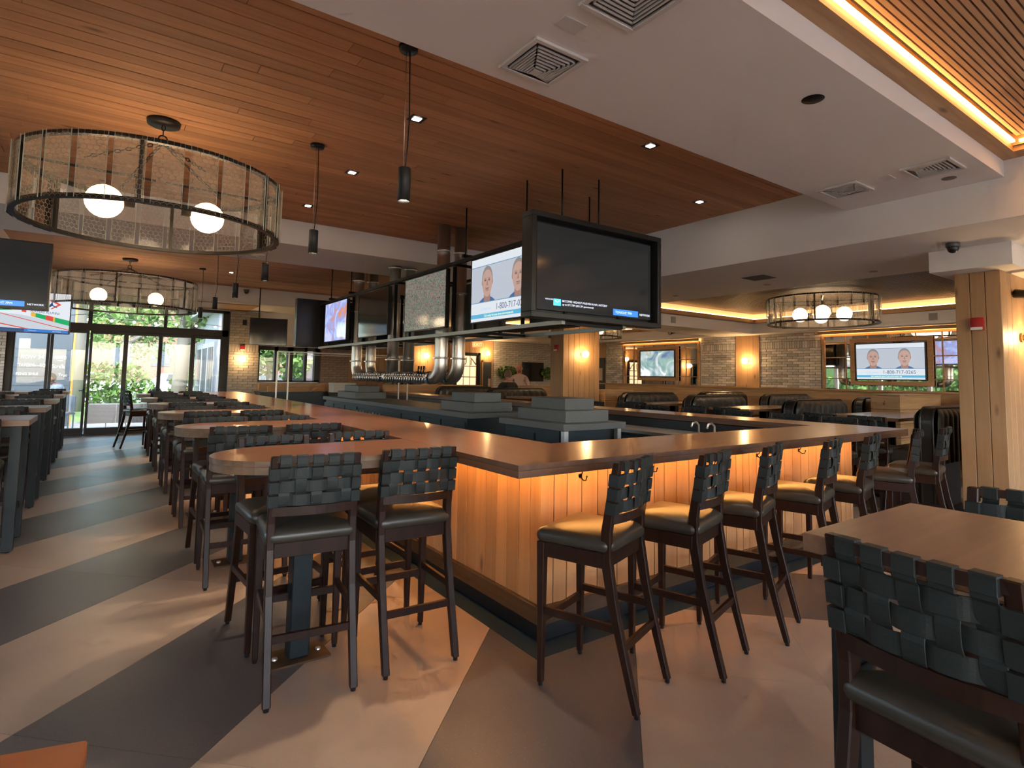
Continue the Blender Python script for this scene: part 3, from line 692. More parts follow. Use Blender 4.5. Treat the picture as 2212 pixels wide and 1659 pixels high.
def stool_parts(t, full=True):
    link('seat', SP['seat'], t); link('seat_frame', SP['seat_frame'], t)
    for sx in (-1, 1):
        a = link('leg', SP['leg_f'], t, (sx*0.198, 0.225, 0)); b = link('leg', SP['leg_r'], t, (sx*0.189, 0, 0))
        link('stretcher', SP['st_s'], t, (sx*0.195, 0, 0))
        if full: link('glide', SP['foot'], a); link('glide', SP['foot'], b, (0, -0.27, 0))
    link('stretcher', SP['st_f'], t, (0, 0.225, 0)); link('stretcher', SP['st_b'], t, (0, -0.202, 0))
    link('lower_rail', SP['rail_l'], t); link('top_rail', SP['rail_t'], t)
    for me in SP['h']+SP['v']: link('strap', me, t)
    if full: link('nailhead_trim', SP['nail'], t)
SIMPLE = None
def simple_mesh():
    """the same stool as one mesh, for the far rows where its pieces are too small to make out"""
    bm = bmesh.new(); mats = [ESP, CUSH, LEATH]
    def add(me, loc, mi):
        b = bmesh.new(); b.from_mesh(me); bmesh.ops.translate(b, verts=b.verts, vec=loc)
        for f in b.faces: f.material_index = mi
        tmp = bpy.data.meshes.new('tmp'); b.to_mesh(tmp); b.free(); bm.from_mesh(tmp); bpy.data.meshes.remove(tmp)
    add(SP['seat'], (0, 0, 0), 1); add(SP['seat_frame'], (0, 0, 0), 0)
    for sx in (-1, 1): add(SP['leg_f'], (sx*0.198, 0.225, 0), 0); add(SP['leg_r'], (sx*0.189, 0, 0), 0); add(SP['st_s'], (sx*0.195, 0, 0), 0)
    add(SP['st_f'], (0, 0.225, 0), 0); add(SP['st_b'], (0, -0.202, 0), 0); add(SP['rail_l'], (0, 0, 0), 0); add(SP['rail_t'], (0, 0, 0), 0)
    for me in SP['h']+SP['v']: add(me, (0, 0, 0), 2)
    me = bpy.data.meshes.new('bar_stool'); bm.to_mesh(me); bm.free()
    for m_ in mats: me.materials.append(m_)
    return me
def stool(x, y, rz, label, group, lod=0):
    global SIMPLE
    lab = 'woven bar stool '+label
    if lod == 2:
        if SIMPLE is None: SIMPLE = simple_mesh()
        o = link('bar_stool', SIMPLE, None, (x, y, 0), (0, 0, rz))
        return tag(o, lab, 'stool', group)
    t = thing('bar_stool', lab, 'stool', (x, y, 0), rz, group); stool_parts(t, lod == 0)
    return t
R = math.radians
# along the lit front of the bar
for i, (x, y, a) in enumerate(((2.05, 2.154, 20), (2.655, 2.12, 17), (3.28, 2.16, 20), (3.98, 2.14, 16), (4.60, 2.15, 14), (5.40, 2.15, 22), (6.05, 2.16, 12))):
    lab = ('at the lit bar front, beside the near corner', 'at the lit bar front, second from the near corner', 'at the lit bar front, third from the near corner', 'at the lit bar front, fourth from the near corner',
           'at the lit bar front, fifth from the near corner', 'at the lit bar front, sixth from the near corner', 'just past the far end of the lit bar front')[i]
    stool(x, y, R(a), lab, 'stools along the lit bar front', 0 if i < 4 else 1)
# at the rounded tables
for k, y in enumerate(TY):
    for side in (0, 1):
        for s in (0, 1):
            x = (0.815, 1.335)[s]+(0.005*k if s == 0 else 0); 
            yy, a = (y-0.30, random.uniform(-4, 1)) if side == 0 else (y+0.28, 180+random.uniform(-3, 3))
            if k == 0 and side == 0: x, yy, a = ((0.865, 3.045, -6.5), (1.39, 3.025, -3))[s]
            if k == 0 and side == 1: x, yy, a = ((0.86, 3.62, 183), (1.40, 3.66, 180))[s]
            if k == 5 and side == 0 and s == 0: pass
            lab = '%s of the %s rounded table from the front, %s' % ('near side' if side == 0 else 'far side', NTH[k], 'aisle end' if s == 0 else 'bar end')
            stool(x, yy, R(a), lab, 'stools at the rounded tables', 0 if k == 0 or (k == 1 and side == 0) else (1 if k < 3 else 2))
stool(0.47, 13.55, R(-75), 'side on at the end of the last rounded table, by the doors', 'stools at the rounded tables', 1)

# ---------------------------------------------------------------- square high tables
W_TT = wood('table_top_grey_walnut', (0.25, 0.13, 0.07), (0.17, 0.085, 0.045), 0, 0.33, 0.9, 0.0, knots=False, coat=0.1)
LEGM = plain('table_leg_steel', (0.012, 0.017, 0.019), 0.45, 0.3)
def hightop(name, x0, x1, y0, y1, label, group, z=1.07, th=0.05, mat=W_TT, lw=0.07, ins=0.05):
    cx, cy_ = (x0+x1)/2, (y0+y1)/2; t = thing(name, label, 'table', (cx, cy_, 0), 0, group); a, b = (x1-x0)/2, (y1-y0)/2
    MB().box(-a, a, -b, b, z-th, z).build('table_top', mat, t, bevel=0.003, bseg=1)
    for sx in (-1, 1):
        for sy in (-1, 1): MB().box(-lw/2, lw/2, -lw/2, lw/2, 0.012, z-th-0.001).lathe([(0.0005, 0), (0.015, 0), (0.015, 0.012)], (0, 0, 0), 8).build('leg', LEGM, t, loc=(sx*(a-ins-lw/2), sy*(b-ins-lw/2), 0), bevel=0)
    for sx in (-1, 1): MB().bar((sx*(a-ins-lw/2), -b+ins+lw, 0.30), (sx*(a-ins-lw/2), b-ins-lw, 0.30), 0.025, 0.05).build('stretcher', LEGM, t)
    MB().box(-a+ins+lw, a-ins-lw, -b+ins+0.01, -b+ins+0.03, z-th-0.09, z-th-0.002).box(-a+ins+lw, a-ins-lw, b-ins-0.03, b-ins-0.01, z-th-0.09, z-th-0.002).build('apron', LEGM, t)
    return t
hightop('high_table', 1.595, 2.315, 0.13, 0.87, 'square brown high table in the near foreground with an oversized stool', None)
stool(1.69, 0.548, R(-96), 'with its back to the camera at the square table in the foreground', 'stools at the foreground square table', 0)
stool(2.53, 0.60, R(92), 'across the foreground square table, only its back showing', 'stools at the foreground square table', 0)
LT = [6.25+1.88*k for k in range(5)]
for k, y in enumerate(LT):
    hightop('high_table', -1.9, -0.50-0.02*k, y, y+0.68, '%s square high table of the window-aisle row, counting from the camera' % NTH[k], 'high tables along the left aisle')
    for s, x in enumerate((-0.86, -1.45)):
        for side in (0, 1):
            yy, a = (y-0.10, random.uniform(-4, 4)) if side == 0 else (y+0.80, 180+random.uniform(-4, 4))
            if k == 4 and s == 1: continue
            stool(x, yy, R(a), 'on the %s side of the %s left-aisle table, %s' % ('near' if side == 0 else 'far', NTH[k], 'aisle end' if s == 0 else 'inner seat'), 'stools at the left-aisle tables', 1 if k < 2 else 2)
# a table corner right by the camera
W_OR = wood('orange_board', (0.45, 0.13, 0.03), (0.36, 0.095, 0.022), 0, 0.4, 0.7, 0.0, knots=False)
t = thing('near_table', 'orange-brown table corner poking in at the bottom of the picture', 'table', (-0.42, 0.55, 0))
MB().prism([(-0.5, 0.22), (0.35, 0.315), (0.425, 0.295), (0.40, -0.10), (-0.5, -0.10)], 1.045, 1.07).build('table_top', W_OR, t, bevel=0.002, bseg=1)
MB().box(-0.06, 0.06, 0.0, 0.12, 0.02, 1.044).box(-0.25, 0.25, -0.08, 0.22, 0, 0.02).build('pedestal', LEGM, t)

# stools on the far side of the bar and dining high chairs
for i, (x, y) in enumerate(((6.42, 3.15), (6.42, 3.75), (6.42, 4.42), (6.42, 5.10), (6.42, 5.75), (6.42, 6.4), (6.42, 7.1), (6.42, 7.8))):
    stool(x, y, R(90+random.uniform(-6, 6)), 'on the dining side of the bar, %s along from the lit end' % NTH[i], 'stools on the dining side of the bar', 1 if i < 3 else 2)

# ---------------------------------------------------------------- booths
BOOTH = plain('booth_leather', (0.034, 0.029, 0.023), 0.42, bump=0.06, bscale=60, coat=0.04)
BOOTHB = plain('booth_base', (0.02, 0.014, 0.011), 0.5)
PIPE = plain('booth_piping', (0.018, 0.015, 0.013), 0.35)
def booth_meshes(wd):
    P = {}
    n, m_ = 6*int(wd/0.17+0.5), 24
    ch = int(wd/0.17+0.5)
    def half(sgn, y0):
        """channel-tufted panel with rounded shoulders; returns grid mesh"""
        q = MB(); vs = []
        for j in range(m_+1):
            tz = j/m_
            for i in range(n+1):
                u = -1+2*i/n
                z = 0.62+0.60*tz; hw = wd/2
                if z > 1.05:
                    k = (z-1.05)/0.17; hw = wd/2-0.17*(1-math.sqrt(max(0, 1-k*k)))
                x = u*hw
                puff = abs(math.sin(PI*ch*(u+1)/2))**0.5
                d = 0.055*min(1, (1-tz)*9)**0.5*(1 if tz < 0.999 else 0)
                vs.append((x, y0+sgn*(d+0.026*puff*min(1, (1-tz)*6)), z))
        fs = [(j*(n+1)+i, j*(n+1)+i+1, (j+1)*(n+1)+i+1, (j+1)*(n+1)+i) for j in range(m_) for i in range(n)]
        return q.add(vs, fs, 0, True)
    P['back_a'] = half(-1, -0.055).mesh('backrest', BOOTH); P['back_b'] = half(1, 0.055).mesh('backrest', BOOTH)
    prof = [(wd/2, 0.05)]+[(wd/2, 1.05)]+[(wd/2-0.17*(1-math.cos(PI/2*i/8)), 1.05+0.17*math.sin(PI/2*i/8)) for i in range(1, 9)]
    prof = prof+[(-x, z) for x, z in reversed(prof)]
    q = MB(); k = len(prof)
    q.add([(x, -0.06, z) for x, z in prof]+[(x, 0.06, z) for x, z in prof], [(i, (i+1) % k, k+(i+1) % k, k+i) for i in range(k)], 0)
    P['shell'] = q.mesh('back_shell', PIPE)
    q = MB()
    for yy in (-0.062, 0.062): q.tube([(x*1.003, yy, z+0.003) for x, z in prof], 0.012, 6)
    P['piping'] = q.mesh('piping', PIPE)
    P['seat'] = MB().box(-wd/2, wd/2, 0.0, 0.44, 0.60, 0.74).mesh('seat', BOOTH, bevel=0.035, bseg=3)
    P['base'] = MB().box(-wd/2+0.02, wd/2-0.02, 0.02, 0.42, 0, 0.598).mesh('base', BOOTHB)
    return P
BP = booth_meshes(1.5)
def booth(x0, y, label, sides=(1, 1), wd=1.5):
    t = thing('booth_bench', label, 'booth', (x0+wd/2, y, 0), 0, 'high leather booths')
    sx = wd/1.5; t.scale = (sx, 1, 1)
    link('back_shell', BP['shell'], t); link('piping', BP['piping'], t); link('backrest', BP['back_a'], t); link('backrest', BP['back_b'], t)
    if sides[0]: link('seat', BP['seat'], t, (0, -0.52, 0)); link('base', BP['base'], t, (0, -0.52, 0))
    if sides[1]: link('seat', BP['seat'], t, (0, 0.08, 0)); link('base', BP['base'], t, (0, 0.08, 0))
    return t
ROWS = (2.38, 4.42, 6.17, 7.68)
for i, y in enumerate(ROWS):
    wh = ('beside the near oak column', 'second bench of the row behind the bar', 'third bench of the row behind the bar', 'fourth bench of the row, before the sconce column')[i]
    if i > 0: booth(7.80, y, 'dark tufted leather booth bench, '+wh)
    booth(10.45 if i else 10.6, y+0.25, 'dark tufted leather booth bench against the dining wall, %s from the near column' % NTH[i], wd=1.6)
booth(7.30, 2.56, 'dark tufted leather booth bench, half hidden by the near oak column', (0, 1), wd=1.3)
for i, (x, y, w_) in enumerate(((6.95, 11.0, 1.6), (6.5, 12.62, 1.6))): booth(x, y, 'dark tufted leather booth bench in the far dining area, %s from the sconce column' % NTH[i], wd=w_)
W_BT = wood('booth_table_top', (0.30, 0.15, 0.075), (0.20, 0.095, 0.047), 0, 0.25, 0.9, 0.0, knots=False, coat=0.3)
for i, (x0, x1, y0, y1) in enumerate(((7.60, 9.38, 2.95, 3.80), (7.62, 9.45, 4.92, 5.62), (7.45, 9.30, 6.62, 7.30), (7.0, 8.5, 9.75, 10.35))):
    t = thing('booth_table', 'glossy brown high dining table between booth benches, %s from the near column' % NTH[i], 'table', ((x0+x1)/2, (y0+y1)/2, 0), 0, 'booth tables'); a, b = (x1-x0)/2, (y1-y0)/2
    MB().box(-a, a, -b, b, 1.03, 1.07).build('table_top', W_BT, t, bevel=0.003, bseg=1)
    MB().tube([(0, 0, 0.03), (0, 0, 1.028)], 0.045, 12).build('post', BLACKM, t); MB().lathe([(0.0005, 0.03), (0.25, 0.025), (0.27, 0.0), (0.0005, 0.0)], (0, 0, 0), 20).build('base_disc', BLACKM, t)
for i, y in enumerate((3.12, 3.65, 5.0, 5.5, 6.75)):
    stool(7.34, y, R(-90+random.uniform(-8, 8)), 'at the aisle end of the booth tables, %s from the near column' % NTH[i], 'stools at the booth tables', 1)
# oak divider boxes between wall booths
def divider(x0, x1, y0, y1, label, h=1.29):
    t = thing('oak_divider', label, 'divider', ((x0+x1)/2, (y0+y1)/2, 0), 0, 'oak booth dividers'); a, b = (x1-x0)/2, (y1-y0)/2
    MB().box(-a+0.02, a-0.02, -b+0.02, b-0.02, 0, h-0.02).build('core', DARKV, t)
    for i in range(6):
        z = (i+0.5)*h/6
        for yy in (-b+0.012, b-0.012): piece('board', 2*a, 0.024, h/6-0.006, W_TRIMX, t, (0, yy, z), bevel=0.002)
        for xx in (-a+0.012, a-0.012): piece('board', 0.024, 2*b-0.05, h/6-0.006, W_TRIMY, t, (xx, 0, z), bevel=0.002)
    MB().box(-a-0.01, a+0.01, -b-0.01, b+0.01, h, h+0.02).build('cap', W_TRIMX, t)
    o = link('coat_hook', HK, t, (-a, 0, h-0.12), (0, 0, -PI/2))
divider(9.87, 11.5, 3.80, 4.22, 'oak plank booth divider with a black hook, behind the near booth table')
divider(11.45, 12.28, 3.0, 3.4, 'oak plank divider half hidden by the near column')
divider(8.55, 9.4, 8.9, 9.4, 'oak plank divider beside the sconce column', 1.22)
for i, (x0, x1, y0, y1, h) in enumerate(((5.7, 8.6, 13.9, 14.05, 1.22), (8.3, 10.8, 12.5, 12.65, 1.24))):
    divider(x0, x1, y0, y1, ('low oak partition in front of the far lettered doorway', 'low oak partition the standing man leans on')[i], h)

# ---------------------------------------------------------------- back-bar island
SOAP = plain('grey_stone', (0.085, 0.09, 0.088), 0.55, bump=0.04, bscale=70, var=0.1)
CAB = plain('cabinet_black', (0.016, 0.026, 0.030), 0.42)
def island(y0, y1, label, towers, doors):
    t = thing('back_bar_island', label, 'cabinet', (3.47, y0, 0), 0, 'back-bar islands'); L = y1-y0
    MB().box(0, 0.83, 0, L, 0.985, 1.05).build('counter_slab', SOAP, t, bevel=0.004, bseg=1)
    MB().box(0.05, 0.78, 0.12, L-0.05, 0.05, 0.984).build('body', CAB, t)
    for (a, b) in towers:
        q = MB().box(0.13, 0.70, a, b, 1.051, 1.165); q.build('display_step', SOAP, t, bevel=0.003, bseg=1)
        MB().box(0.22, 0.61, a+0.12, b-0.12, 1.166, 1.28).build('display_step', SOAP, t, bevel=0.003, bseg=1)
    for (a, b) in doors:
        dd = MB().box(0.03, 0.049, a, b, 0.1, 0.93).build('door', CAB, t, bevel=0.003, bseg=1)
        MB().tube([(0.03, (a+b)/2-0.06, 0.86), (0.0, (a+b)/2-0.06, 0.86), (0.0, (a+b)/2+0.06, 0.86), (0.03, (a+b)/2+0.06, 0.86)], 0.006, 6).build('handle', BLACKM, dd)
    return t
t = island(4.17, 5.26, 'short stepped grey stone and black cabinet island inside the bar, closest to the bar corner', [(0.12, 0.92)], [(0.5, 1.0)])
for xx in (0.04, 0.74): MB().box(xx, xx+0.05, 0.03, 0.08, 0, 0.984).build('corner_post', STEEL, t)
island(5.91, 11.6, 'long stepped grey stone and black cabinet island inside the bar, under the taps', [(0.12, 0.95), (4.2, 5.2)], [(0.15+0.62*i, 0.73+0.62*i) for i in (0, 1, 2, 3, 6, 7, 8)])
# under-counter stainless sink bench, visible between counter and island
for i, (x0, x1, y0, y1, lab) in enumerate(((4.95, 5.45, 3.2, 6.4, 'stainless sink bench inside the bar along the dining side'), (4.95, 5.45, 7.0, 11.5, 'stainless drip bench inside the bar further along the dining side'))):
    t = thing('steel_bench', lab, 'sink bench', ((x0+x1)/2, (y0+y1)/2, 0)); a, b = (x1-x0)/2, (y1-y0)/2
    MB().box(-a, a, -b, b, 0.86, 0.90).build('bench_top', STEEL, t, bevel=0.004, bseg=1); MB().box(-a+0.03, a-0.01, -b+0.03, b-0.03, 0.10, 0.859).build('apron', CAB, t)
    for yy in (-b+0.6, -b+0.8):
        MB().tube([(0.05, yy, 0.90), (0.05, yy, 1.0), (0.0, yy, 1.03), (-0.06, yy, 1.02), (-0.08, yy, 0.98)], 0.012, 8).build('faucet', STEEL, t)
isl = [o for o in bpy.data.objects if o.name.startswith('back_bar_island')][-1]
MB().box(-0.10, 0.04, 2.55, 3.75, 0.62, 0.64).box(-0.10, -0.09, 2.55, 3.75, 0.64, 0.72).build('speed_rail', STEEL, isl)
bm_ = MB().lathe([(0.0005, 0), (0.034, 0), (0.034, 0.13), (0.012, 0.18), (0.012, 0.25), (0.0005, 0.25)], (0, 0, 0), 10).mesh('bottle', plain('blue_bottle', (0.2, 0.28, 0.36), 0.12))
for i in range(8): tag(link('bottle', bm_, None, (3.43, 8.56+i*0.14, 0.641)), 'pale bottle in the steel rail of the long back-bar island', 'bottle', 'bottles in the steel rail')
# ---------------------------------------------------------------- screens
SCR = plain('screen_off', (0.012, 0.013, 0.015), 0.08, spec=0.6)
def noise_screen(name, stops, scale, s=0.5, dist=1.5):
    if name in MATS: return MATS[name]
    m, t, b = _m(name); N = t.nodes.new; L = t.links.new
    tc = N('ShaderNodeTexCoord'); n = N('ShaderNodeTexNoise'); n.inputs['Scale'].default_value = scale; n.inputs['Detail'].default_value = 4; n.inputs['Distortion'].default_value = dist
    L(tc.outputs['Object'], n.inputs['Vector']); r = N('ShaderNodeValToRGB'); cr = r.color_ramp
    while len(cr.elements) < len(stops): cr.elements.new(0.5)
    for e, (p, c) in zip(cr.elements, stops): e.position = p; e.color = (*c, 1)
    L(n.outputs['Color'] if False else n.outputs['Fac'], r.inputs[0]); L(r.outputs[0], b.inputs['Emission Color']); b.inputs['Emission Strength'].default_value = s
    b.inputs['Base Color'].default_value = (0.01, 0.01, 0.01, 1); b.inputs['Roughness'].default_value = 0.08
    MATS[name] = m
    return m
def disc(q, cx, cz, rx, rz, mi, y, n=24, a0=0, a1=2*PI, taper=0.0):
    pts = []
    for k in range(n):
        t = a0+(a1-a0)*k/n; xx, zz = math.cos(t), math.sin(t)
        pts.append((cx+rx*xx*(1+taper*zz), y, cz+rz*zz))
    q.poly(pts, mi)
PAL = None
def advert(t, w, h, k=1.0):
    """white advert screen: two portraits, phone number, blue footer; flat picture layers on the panel (local x right, z up, -y to viewer)"""
    S = 0.33*k
    cols = [screenmat('ad_white', (0.80, 0.86, 0.92), S), screenmat('ad_grey', (0.55, 0.60, 0.68), S), screenmat('ad_blue', (0.10, 0.30, 0.52), S), screenmat('ad_skin', (0.58, 0.37, 0.31), S), screenmat('ad_skin_dark', (0.40, 0.23, 0.19), S),
            screenmat('ad_hair', (0.30, 0.27, 0.26), S), screenmat('ad_shirt', (0.08, 0.16, 0.34), S), screenmat('ad_eye', (0.16, 0.12, 0.12), S), screenmat('ad_cyan', (0.12, 0.50, 0.76), S)]
    q = MB(); y = -0.002
    def r(x0, x1, z0, z1, mi, d): q.quad((x0, y-d, z0), (x1, y-d, z0), (x1, y-d, z1), (x0, y-d, z1), mi)
    r(-w/2, w/2, 0, h, 0, 0); r(-w/2, w/2, h*0.30, h*0.865, 1, 0.0004); r(-w/2, w/2, h*0.865, h*0.875, 2, 0.0006); r(-w/2, w/2, h*0.292, h*0.302, 2, 0.0006)
    r(-w/2, w/2, h*0.05, h*0.115, 8, 0.0004)
    for cx, half in ((-w*0.24, False), (w*0.22, False)):
        b = h*0.302; fw = h*0.155
        pts = [(cx-fw*1.5, y-0.0008, b), (cx+fw*1.5, y-0.0008, b), (cx+fw*1.15, y-0.0008, b+h*0.035), (cx+fw*0.55, y-0.0008, b+h*0.075), (cx-fw*0.55, y-0.0008, b+h*0.075), (cx-fw*1.15, y-0.0008, b+h*0.035)]
        q.poly(pts, 6)
        q.poly([(cx-fw*0.55, y-0.001, b), (cx+fw*0.55, y-0.001, b), (cx+fw*0.6, y-0.001, b+h*0.12), (cx-fw*0.6, y-0.001, b+h*0.12)], 4)
        hz = b+h*0.315
        disc(q, cx, hz+h*0.030, fw*1.0, h*0.215, 5, y-0.0012)
        disc(q, cx, hz-h*0.030, fw*0.93, h*0.215, 3, y-0.0014, taper=0.10)
        for sx in (-1, 1):
            disc(q, cx+sx*fw*0.93, hz-h*0.01, fw*0.12, h*0.05, 4, y-0.0011)
            disc(q, cx+sx*fw*0.36, hz+h*0.022, fw*0.22, h*0.022, 4, y-0.0016); disc(q, cx+sx*fw*0.36, hz+h*0.018, fw*0.11, h*0.011, 7, y-0.0018)
            r(cx+sx*fw*0.36-fw*0.24, cx+sx*fw*0.36+fw*0.24, hz+h*0.048, hz+h*0.058, 5, 0.0016)
        q.poly([(cx-fw*0.17, y-0.0016, hz-h*0.065), (cx+fw*0.17, y-0.0016, hz-h*0.065), (cx+fw*0.06, y-0.0016, hz+h*0.02), (cx-fw*0.02, y-0.0016, hz+h*0.02)], 4)
        r(cx-fw*0.32, cx+fw*0.32, hz-h*0.115, hz-h*0.103, 7, 0.0016); disc(q, cx, hz-h*0.135, fw*0.28, h*0.014, 4, y-0.0015)
    q.build('picture', cols, t, fixn=False)
    tn = screenmat('ad_number', (0.05, 0.07, 0.16), 0.5)
    text('lettering', '1-800-717-0265', h*0.135, tn, t, (-w*0.10, y-0.002, h*0.155), (PI/2, 0, 0), sx=0.95)
    text('lettering', 'Lifewave', h*0.085, screenmat('ad_logo', (0.35, 0.5, 0.66), 0.5), t, (-w*0.34, y-0.002, h*0.165), (PI/2, 0, 0))
    text('lettering', 'Call today for your free information kit', h*0.05, screenmat('ad_footer', (0.75, 0.85, 0.45), 0.6), t, (-w*0.28, y-0.002, h*0.065), (PI/2, 0, 0))
def ribbon_text(t, w, h):
    """dark picture with small news captions"""
    y = -0.004
    cyan, blue, white = screenmat('cap_cyan', (0.08, 0.55, 0.85), 0.7), screenmat('cap_blue', (0.03, 0.16, 0.60), 0.8), screenmat('cap_white', (0.75, 0.80, 0.95), 0.7)
    q = MB(); q.quad((-w*0.385, y, h*0.055), (-w*0.325, y, h*0.055), (-w*0.325, y, h*0.135), (-w*0.385, y, h*0.135), 0); q.build('caption_block', [cyan, blue, white], t, fixn=False); q = MB(); q.quad((w*0.13, y, h*0.015), (w*0.37, y, h*0.015), (w*0.37, y, h*0.095), (w*0.13, y, h*0.095), 1)
    q.build('caption_block', [cyan, blue, white], t, fixn=False); q = MB()
    q.poly([(-w*0.375, y-0.001, h*0.115), (-w*0.355, y-0.001, h*0.09), (-w*0.335, y-0.001, h*0.115), (-w*0.34, y-0.001, h*0.12), (-w*0.355, y-0.001, h*0.10), (-w*0.37, y-0.001, h*0.12)], 2)
    q.build('check_mark', [cyan, blue, white], t, fixn=False)
    text('lettering', 'BECOMES HIGHEST-PAID RB IN NFL HISTORY', h*0.036, white, t, (-w*0.315, y, h*0.105), (PI/2, 0, 0))
    text('lettering', 'up to $71.75M ($51.2M guaranteed)', h*0.034, white, t, (-w*0.315, y, h*0.065), (PI/2, 0, 0))
    text('lettering', 'HEADLINE', h*0.025, white, t, (-w*0.45, y, h*0.115), (PI/2, 0, 0))
    text('lettering', 'TONIGHT 7PM', h*0.045, white, t, (w*0.15, y-0.001, h*0.04), (PI/2, 0, 0))
    text('lettering', 'NETWORK', h*0.04, white, t, (w*0.385, y, h*0.04), (PI/2, 0, 0))
def tv(loc, rz, w, h, label, content='off', deep=0.07, bez=0.014, group=None):
    """flat television; local -y faces the viewer, origin at the centre of the lower edge"""
    t = thing('television', label, 'television', loc, rz, group)
    MB().box(-w/2, w/2, 0, deep, 0, h).build('housing', BLACKP, t, bevel=0.004, bseg=1)
    q = MB()
    for a in ((-w/2, w/2, 0, bez), (-w/2, w/2, h-bez, h), (-w/2, -w/2+bez, bez, h-bez), (w/2-bez, w/2, bez, h-bez)): q.box(a[0], a[1], -0.008, 0, a[2], a[3])
    q.build('bezel', BLACKP, t)
    sw, sh = w-2*bez, h-2*bez
    p = thing('screen_mount', None, None, (0, -0.001, bez)); p.parent = t
    if content == 'ad': advert(p, sw, sh)
    else:
        mat = {'off': SCR, 'dark': screenmat('screen_dark', (0.009, 0.010, 0.010), 0.6, 0.1),
               'crowd': noise_screen('screen_crowd', [(0.30, (0.02, 0.015, 0.02)), (0.42, (0.13, 0.08, 0.07)), (0.5, (0.22, 0.17, 0.17)), (0.56, (0.02, 0.13, 0.07)), (0.66, (0.10, 0.07, 0.06))], 30, 0.5, 0.3),
               'colour': noise_screen('screen_colour', [(0.32, (0.45, 0.18, 0.10)), (0.45, (0.22, 0.26, 0.50)), (0.58, (0.36, 0.42, 0.70)), (0.72, (0.62, 0.34, 0.16))], 2.6, 0.6),
               'stadium': noise_screen('screen_stadium', [(0.30, (0.08, 0.10, 0.22)), (0.45, (0.18, 0.28, 0.24)), (0.55, (0.35, 0.38, 0.42)), (0.65, (0.85, 0.85, 0.80))], 2.2, 0.7)}[content]
        MB().box(-sw/2, sw/2, -0.001, 0.0, 0, sh).build('screen', mat, p)
        if content == 'dark': ribbon_text(p, sw, sh)
    return t
def ice_advert(t, w, h):
    S = 0.36
    c = [screenmat('ice_white', (0.80, 0.84, 0.90), S), screenmat('ice_red', (0.75, 0.08, 0.06), S), screenmat('ice_green', (0.02, 0.42, 0.14), S), screenmat('ice_gold', (0.85, 0.48, 0.08), S), screenmat('ice_navy', (0.03, 0.08, 0.20), S), screenmat('ice_blue', (0.03, 0.20, 0.62), S), screenmat('ice_grey', (0.60, 0.66, 0.72), S)]
    q = MB(); y = -0.003
    def P(pts, mi, d=0.0): q.poly([(x*w, y-d, z*h) for x, z in pts], mi)
    P([(-.5, 0), (.5, 0), (.5, 1), (-.5, 1)], 0); P([(-.5, .08), (.5, .03), (.5, .22), (-.02, .42), (-.5, .48)], 6, .0004)
    P([(-.5, .46), (-.12, .52), (-.12, .64), (-.5, .58)], 2, .0008); P([(-.4, .475), (-.3, .49), (-.3, .61), (-.4, .595)], 1, .001); P([(-.12, .52), (-.08, .53), (-.08, .66), (-.12, .64)], 3, .001); P([(-.02, .5), (.03, .48), (.03, .66), (-.02, .68)], 1, .001)
    P([(.08, .40), (.5, .20), (.5, .33), (.08, .50)], 2, .0008); P([(.08, .40), (.13, .375), (.13, .48), (.08, .50)], 3, .001); P([(.24, .325), (.32, .285), (.32, .41), (.24, .44)], 1, .001); P([(.32, .285), (.34, .275), (.34, .40), (.32, .41)], 3, .001)
    P([(-.5, .30), (-.5, .27), (.08, .06), (.14, .06)], 1, .0008); P([(-.3, .47), (-.3, .455), (.5, .08), (.5, .10)], 1, .0008)
    P([(-.5, 0), (.5, 0), (.5, .07), (-.5, .10)], 4, .0012); P([(.02, .005), (.49, .005), (.49, .065), (.02, .085)], 5, .0016)
    P([(.24, .80), (.27, .81), (.36, .72), (.28, .60), (.30, .60), (.40, .72), (.30, .84), (.22, .82)], 1, .0008)      # red diamond outline
    P([(.28, .73), (.30, .78), (.31, .70), (.36, .64), (.345, .635), (.30, .68), (.27, .64), (.255, .645)], 4, .0016); P([(.29, .80), (.305, .80), (.305, .825), (.29, .825)], 4, .0016)
    q.build('picture', c, t, fixn=False)
    text('lettering', 'PLAYERS ALUMNI', h*0.085, c[4], t, (w*0.07, y-.002, h*0.50), (PI/2, R(4), 0), sx=0.85)
    text('lettering', 'BASEBALL', h*0.05, c[1], t, (w*0.12, y-.002, h*0.595), (PI/2, R(4), 0), sx=1.2)
    text('lettering', 'TONIGHT', h*0.035, c[0], t, (w*0.06, y-.003, h*0.03), (PI/2, R(1), 0))
    text('lettering', 'NETWORK', h*0.035, c[0], t, (w*0.32, y-.003, h*0.025), (PI/2, R(1), 0))

